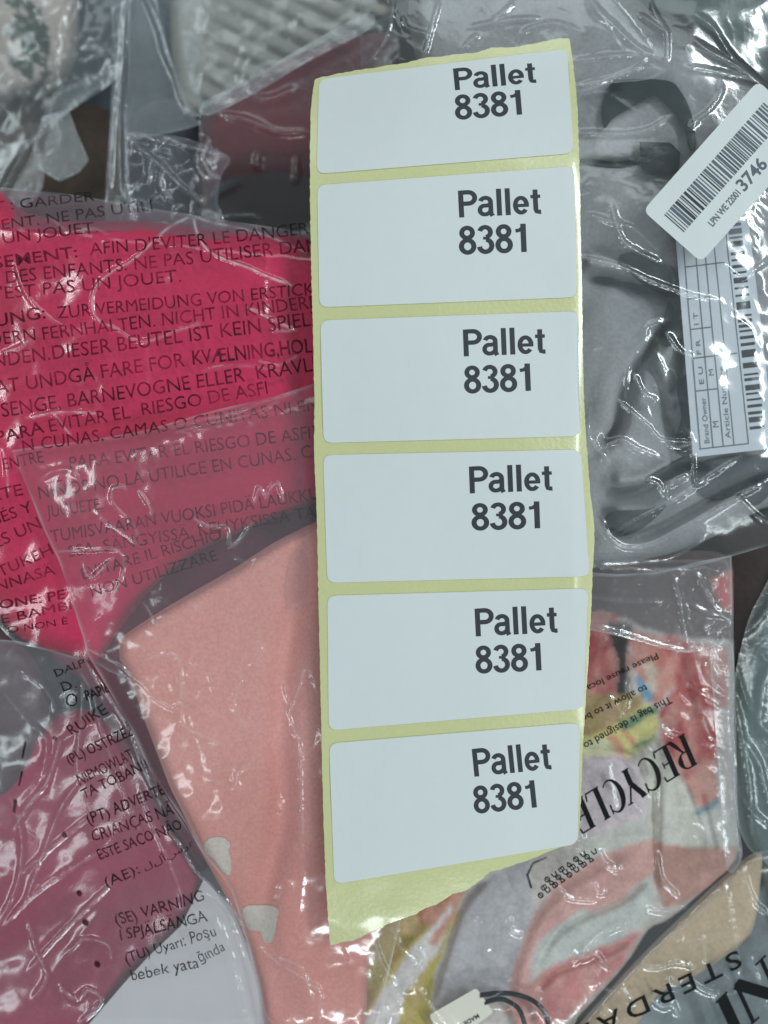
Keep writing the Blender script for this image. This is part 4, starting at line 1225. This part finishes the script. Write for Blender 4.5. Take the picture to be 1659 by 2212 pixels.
for row in range(3):
    for k in range(8):
        x_ = 1168 + k * 15.5 + row * 7; y_ = 1924 - k * 11 - row * 17 + 10
        if x_ < 1288 and not (row == 2 and k > 5):
            care_mark(x_, y_, (k * 3 + row * 2) % 4, 5.2, -0.6)
V = np.array(V)
sy = link('care_symbols', world(V[:, 0], V[:, 1], film_rec.z(V[:, 0], V[:, 1]) + .3), F, M_INKB, bagE, False)

# swing tag with black cord
zt2 = lambda x, y: -8.1 + 0 * x
swing = thing('swing_tag', 'small white swing tag on a looped black cord at the bottom edge', 'tag', (1000, 2180, -8))
sw = slab('card', round_quad([(927, 2193), (1029, 2134), (1066, 2187), (964, 2262)], 4), zt2, 0.4, plain_mat('tag_card', C(206, 212, 200), 0.55, 0.3), swing, 8)
text(sw, 'lettering', 'MADE IN', (1032, 2190), (985, 2218), 9, lambda x, y: zt2(x, y) + .4, M_INK, 0.02, eps=0.1)


def tube(name, pts, r, zf, mat, parent, n=8):
    P = np.array(smooth(pts, 8), float)
    W = world(P[:, 0], P[:, 1], zf(P[:, 0], P[:, 1]))
    t = np.gradient(W, axis=0); t /= np.linalg.norm(t, axis=1)[:, None]
    up = np.array([0, 0, 1.0])
    s = np.cross(t, up); s /= np.linalg.norm(s, axis=1)[:, None]
    q = np.cross(s, t)
    V = []
    for i in range(len(W)):
        for k in range(n):
            a = 2 * math.pi * k / n
            V.append(W[i] + r / 1000 * (math.cos(a) * s[i] + math.sin(a) * q[i]))
    F = [(i * n + k, i * n + (k + 1) % n, (i + 1) * n + (k + 1) % n, (i + 1) * n + k) for i in range(len(W) - 1) for k in range(n)]
    return link(name, V, F, mat, parent)


zcd = lambda x, y: -7.9 + 0.3 * np.sin(x / 30)
tube('cord', [(1036, 2150), (1070, 2146), (1109, 2147), (1150, 2161), (1178, 2190), (1190, 2240)], 0.5, zcd, M_BLACK, swing)
tube('cord', [(1046, 2166), (1075, 2158), (1098, 2163), (1124, 2185), (1140, 2240)], 0.5, zcd, M_BLACK, swing)

# ------------------------------------------------------------------ bottom right: blue grey and beige garments in the lettered bag
BB = smooth([(1180, 2290), (1300, 2170), (1450, 2040), (1560, 1960), (1640, 1900), (1730, 1880), (1730, 2290)], 4, True)
o = sheet('blue_grey_garment', BB, pillow(BB, -16, 24, 6, ((150, 1.5, 71, 0.6, 1.8),)), 8, cloth_mat('blue_grey_cloth', C(118, 134, 140), C(78, 94, 98), 1200))
tag(o, 'blue grey garment under the lettered bag in the bottom right corner', 'garment')
BE = smooth([(1235, 2240), (1300, 2160), (1373, 2078), (1474, 1979), (1565, 1893), (1646, 1834), (1643, 1900), (1630, 2000), (1600, 2040), (1560, 2070), (1500, 2110), (1420, 2150), (1350, 2240)], 3, True)
o = sheet('beige_garment', BE, pillow(BE, -13, 12, 3, ((90, 0.8, 73, 0.6, 1.8),)), 6, cloth_mat('beige_cloth', C(178, 168, 142), C(154, 144, 118), 1200))
tag(o, 'beige folded cloth behind the upside down black letters at bottom right', 'garment')
AF = smooth([(1200, 2270), (1253, 2210), (1373, 2076), (1474, 1977), (1560, 1895), (1600, 1860), (1640, 1840), (1730, 1830)], 3) + [(1730, 2290), (1200, 2290)]
af_cre = [
    (smooth([(1560, 1895), (1575, 1960), (1590, 2040), (1600, 2120)]), 0.7, 9, 0.35),
    (smooth([(1602, 1860), (1610, 1900), (1632, 1950), (1659, 1975)]), 0.8, 6, 0.6),
    (smooth([(1373, 2090), (1420, 2090), (1460, 2080), (1500, 2090)]), 0.7, 7, 0.45),
    (smooth([(1440, 2110), (1455, 2130), (1475, 2120)]), 0.9, 9, 0.55),
    (smooth([(1410, 2160), (1430, 2175), (1450, 2170), (1465, 2195)]), 0.9, 9, 0.55),
    (smooth([(1480, 2110), (1520, 2140), (1560, 2150), (1600, 2140)]), 0.6, 8, 0.3),
    (smooth([(1340, 2120), (1350, 2150), (1370, 2170)]), 0.8, 8, 0.45),
    (smooth([(1300, 2180), (1320, 2190), (1330, 2212)]), 0.8, 8, 0.4),
    (smooth([(1515, 2020), (1520, 2050), (1525, 2080)]), 0.7, 7, 0.4),
    (smooth([(1460, 1995), (1470, 2040), (1450, 2080)]), 0.5, 8, 0.2),
    (smooth([(1620, 2060), (1640, 2130), (1659, 2180)]), 0.5, 6, 0.2),
]
film_am = Film(lambda x, y: -9.6 + 0.5 * fbm(x, y, 200, 77) - 1.5 * np.exp(-(seg_dist(x, y, AF, True)[0] / 18.0)), (('r', 120, 0.45, 121, 0.9, 1.5), ('r', 42, 0.28, 122, 0.4, 1.4), ('n', 130, 0.18, 123, 0, 1)), af_cre, AF, 0.35, 4)
bagF = thing('plastic_bag', 'crinkled clear bag with large upside down black letters in the bottom right corner', 'plastic bag', (1500, 2080, -12))
sheet('film', AF, film_am.z, 3.1, film_mat('lettered_bag_film', 0.09, hazecol=(0.68, 0.74, 0.76), rough=0.09, bump=0.06, gl=1.15), bagF, film_am.white)
text(bagF, 'city_lettering', 'STERDAM', (1592, 2052), (1226, 2230), 38, film_am.z, M_INKB, bold=0.012, eps=0.35, spacing=1.35, up=(0.36, 0.93))
glyphs(bagF, 'large_lettering', 'ONI', SERIF, (1740, 1980), (1545, 2165), 95, film_am.z, M_INKB, 0.4, 0.0, up=(0.42, 0.91))

# ------------------------------------------------------------------ top left: deep, out-of-focus things
def rib(x, y):
    t = (-(x) * math.sin(0.46) + y * math.cos(0.46))
    return 2.4 * np.abs(np.sin(t / 40 * math.pi)) ** 0.8 * sstep(420, 520, x + 0.3 * y)


RB = smooth([(395, -60), (560, -80), (830, -80), (830, 60), (640, 150), (560, 200), (480, 245), (400, 240), (370, 100)], 4, True)
o = sheet('ribbed_garment', RB, pillow(RB, -42, 26, 9, ((160, 1.5, 131, .3, 1.5),), (), rib), 6, cloth_mat('ribbed_knit', C(146, 155, 150), C(130, 139, 134), 900, 0.9, 0.5))
tag(o, 'cream ribbed knit garment at the top edge, left of the strip', 'garment')
WG = smooth([(-90, -90), (120, -90), (170, 40), (140, 180), (40, 210), (-90, 230)], 4, True)


def wg_col(x, y):
    c = np.tile(np.array(C(164, 164, 158)), (len(x), 1))
    n = fbm(x, y, 90, 141) + 0.5 * fbm(x, y, 22, 142)
    m = (n + 0.9 * np.exp(-((x - 50) / 55) ** 2 - ((y - 75) / 50) ** 2)) > 0.42
    c[m] = C(58, 72, 62)
    return c


o = sheet('white_garment', WG, pillow(WG, -40, 40, 10, ((120, 2, 143, .4, 1.4),)), 6, cloth_mat('leafy_cloth', attr=True, weave=1000), None, None, wg_col)
tag(o, 'off white garment with dark green leafy blotches in the top left corner', 'garment')
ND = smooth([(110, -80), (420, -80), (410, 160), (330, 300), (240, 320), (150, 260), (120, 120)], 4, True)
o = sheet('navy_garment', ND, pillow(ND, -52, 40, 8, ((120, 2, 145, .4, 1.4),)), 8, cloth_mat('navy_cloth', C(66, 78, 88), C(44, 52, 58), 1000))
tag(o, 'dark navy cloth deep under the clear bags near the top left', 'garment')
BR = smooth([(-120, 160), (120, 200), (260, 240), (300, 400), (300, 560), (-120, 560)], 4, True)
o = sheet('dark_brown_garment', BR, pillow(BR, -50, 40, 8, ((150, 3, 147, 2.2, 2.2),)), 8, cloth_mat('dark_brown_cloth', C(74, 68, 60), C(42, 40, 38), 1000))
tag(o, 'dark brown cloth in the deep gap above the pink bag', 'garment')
RD = smooth([(440, 240), (520, 190), (640, 120), (760, 80), (860, 120), (860, 560), (480, 560), (430, 400)], 4, True)
o = sheet('maroon_garment', RD, pillow(RD, lambda x, y: -26 - 12 * sstep(240, 480, y), 40, 10, ((150, 2.5, 149, -.5, 2),)), 8, cloth_mat('maroon_cloth', C(104, 38, 50), C(74, 30, 40), 1000))
tag(o, 'maroon garment bagged in clear film left of the top label', 'garment')

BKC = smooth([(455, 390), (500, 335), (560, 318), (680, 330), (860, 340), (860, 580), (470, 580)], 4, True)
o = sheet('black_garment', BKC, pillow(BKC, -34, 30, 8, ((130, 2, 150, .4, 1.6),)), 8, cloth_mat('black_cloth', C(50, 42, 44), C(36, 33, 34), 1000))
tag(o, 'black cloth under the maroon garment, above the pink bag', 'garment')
MF = dict(hazecol=(0.60, 0.66, 0.70), rough=0.14, bump=0.12)
M_F25 = film_mat('milky_film', 0.17, **MF)
M_F40 = film_mat('milky_film_thick', 0.26, **MF)
M_F15 = film_mat('thin_film', 0.10, **MF)


def filmpart(parent, name, poly, base, crum, cre, mat, edge=0.16, h=5):
    f = Film(base, crum, cre, poly, edge, 5)
    return sheet(name, poly, f.z, h, mat, parent, f.white)


bagG = thing('plastic_bag', 'milky clear plastic bag with folded flaps in the top left corner', 'plastic bag', (120, 200, -32))
P1 = smooth([(-80, -80), (250, -80), (262, 100), (250, 170), (150, 240), (80, 300), (-80, 380)], 4, True)
filmpart(bagG, 'film', P1, -33, (('r', 130, 1.3, 151, .8, 2.2), ('n', 90, 0.8, 152, .3, 1.4)), [
    (smooth([(150, 0), (128, 60), (120, 130), (130, 170)]), 1.2, 9, 0.3),
    (smooth([(85, 90), (100, 85), (115, 92), (110, 110)]), 1.5, 8, 0.5),
    (smooth([(190, 0), (185, 40), (170, 90)]), 1.0, 8, 0.3),
    (smooth([(80, 125), (100, 138), (110, 130)]), 1.3, 8, 0.4)], M_F25)
P2 = smooth([(92, 275), (108, 215), (130, 190), (180, 170), (240, 142), (262, 132), (262, 152), (200, 200), (150, 238)], 3, True)
filmpart(bagG, 'flap', P2, -28, (('r', 80, 1.0, 153, .5, 1.8),), [(smooth([(105, 270), (120, 210), (180, 180), (245, 150)]), 0.8, 12, 0.15)], M_F25)
P3 = [(72, 335), (80, 300), (95, 268), (148, 238), (170, 290), (190, 345), (178, 385), (150, 425), (110, 415), (85, 380)]
P3 = [(70, 322), (92, 252), (148, 236), (168, 290), (192, 346), (172, 372), (128, 392), (84, 366)]
filmpart(bagG, 'flap', P3, -27, (('r', 80, 1.2, 154, .5, 1.8),), [(smooth([(95, 268), (76, 320), (74, 340)]), 0.8, 7, 0.3)], M_F40)
P3b = smooth([(-80, 380), (60, 300), (95, 380), (60, 440), (-80, 470)], 3, True)
filmpart(bagG, 'flap', P3b, -30, (('r', 80, 1.5, 155, 1.5, 1.8),), [(smooth([(0, 420), (40, 350), (60, 310)]), 1.0, 7, 0.3)], M_F15)

bagH = thing('plastic_bag', 'clear plastic bag with long upright folds above the pink bag', 'plastic bag', (290, 200, -26))
P4 = smooth([(236, -80), (288, -80), (275, 100), (274, 260), (278, 480), (228, 480), (238, 250), (244, 100)], 4, True)
filmpart(bagH, 'gusset', P4, -24, (('r', 70, 1.0, 161, 1.5, 3.0),), [
    (smooth([(265, -20), (256, 80), (250, 180), (242, 260), (238, 330), (234, 430)]), 1.6, 7, 0.35),
    (smooth([(283, -20), (278, 60), (292, 118), (276, 145), (270, 250), (274, 430)]), 1.4, 6, 0.4)], M_F25)
P5 = smooth([(280, -80), (330, -80), (345, 40), (380, 160), (410, 245), (430, 270), (300, 300), (276, 290), (276, 120)], 4, True)
filmpart(bagH, 'film', P5, -25, (('r', 110, 1.4, 162, 1.2, 2.0),), [
    (smooth([(315, -10), (345, 60), (360, 115), (381, 161), (395, 205), (409, 243)]), 1.5, 8, 0.55)], M_F40)
P5b = smooth([(320, -80), (420, -60), (440, 60), (420, 160), (440, 235), (410, 248), (370, 150), (340, 30)], 4, True)
filmpart(bagH, 'film', P5b, -30, (('r', 110, 1.4, 163, 1.2, 2.0),), [], M_F15)

P5c = smooth([(420, -80), (800, -80), (790, 40), (660, 105), (540, 170), (440, 225), (400, 120)], 3, True)
filmpart(bagH, 'film', P5c, -33, (('n', 140, 1.5, 165, 1.2, 2.0),), [], film_mat('hazy_film', 0.15, **MF))
bagI = thing('plastic_bag', 'clear glossy plastic bag around the maroon garment', 'plastic bag', (520, 300, -22))
P6 = smooth([(430, 250), (445, 225), (540, 185), (660, 118), (790, 55), (860, 80), (860, 560), (470, 540), (440, 420)], 3, True)
filmpart(bagI, 'film', P6, lambda x, y: -21 - 8 * sstep(250, 480, y), (('r', 110, 1.3, 171, -.5, 2.2),), [
    (smooth([(440, 232), (540, 188), (660, 122), (780, 60)]), 1.6, 16, 0.28),
    (smooth([(470, 245), (540, 262), (600, 285), (668, 285)]), 1.2, 9, 0.2),
    (smooth([(560, 330), (555, 350), (560, 365)]), 1.0, 8, 0.25),
    (smooth([(640, 340), (640, 380), (636, 395)]), 1.0, 7, 0.25),
    (smooth([(520, 200), (580, 215), (640, 190)]), 1.0, 10, 0.15)], M_F15)
SEAM = smooth([(438, 222), (540, 170), (660, 98), (790, 30), (800, 62), (670, 130), (560, 196), (450, 250)], 3, True)
filmpart(bagI, 'seam', SEAM, -19, (('n', 80, .6, 177, 0, 1),), [], M_F40)
P7 = smooth([(276, 285), (330, 290), (400, 298), (470, 325), (498, 345), (478, 380), (470, 440), (480, 500), (300, 520), (278, 430), (274, 310)], 3, True)
filmpart(bagI, 'flap', P7, -19, (('r', 60, 1.4, 173, .9, 1.6), ('f', 40, 0.9, 174, 0, 1)), [
    (smooth([(277, 290), (310, 294), (340, 304), (365, 300), (400, 315), (440, 325), (470, 335), (490, 340)]), 1.6, 7, 0.6),
    (smooth([(278, 300), (320, 335), (360, 372), (400, 410), (440, 440)]), 1.3, 6, 0.45),
    (smooth([(325, 345), (323, 375), (322, 398)]), 1.3, 7, 0.6),
    (smooth([(430, 315), (425, 350), (435, 375), (450, 390)]), 1.3, 9, 0.5),
    (smooth([(355, 345), (345, 400), (364, 430), (372, 440)]), 1.2, 7, 0.35)], film_mat('flap_film_mauve', 0.13, hazecol=(0.62, 0.62, 0.72), rough=0.1, bump=0.2))
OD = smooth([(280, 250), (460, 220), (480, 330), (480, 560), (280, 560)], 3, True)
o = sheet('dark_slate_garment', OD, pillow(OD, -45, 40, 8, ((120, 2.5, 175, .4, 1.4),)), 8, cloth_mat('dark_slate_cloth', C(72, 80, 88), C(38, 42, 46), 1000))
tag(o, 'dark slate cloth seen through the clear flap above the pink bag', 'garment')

flush_text()
for o in COL.objects:
    if o.parent is None and o.name.split('.')[0] == 'plastic_bag':
        o['group'] = 'clear plastic garment bags in the pile'
print('tris', sum(sum(len(p.vertices) - 2 for p in o.data.polygons) for o in COL.objects if o.type == 'MESH'))
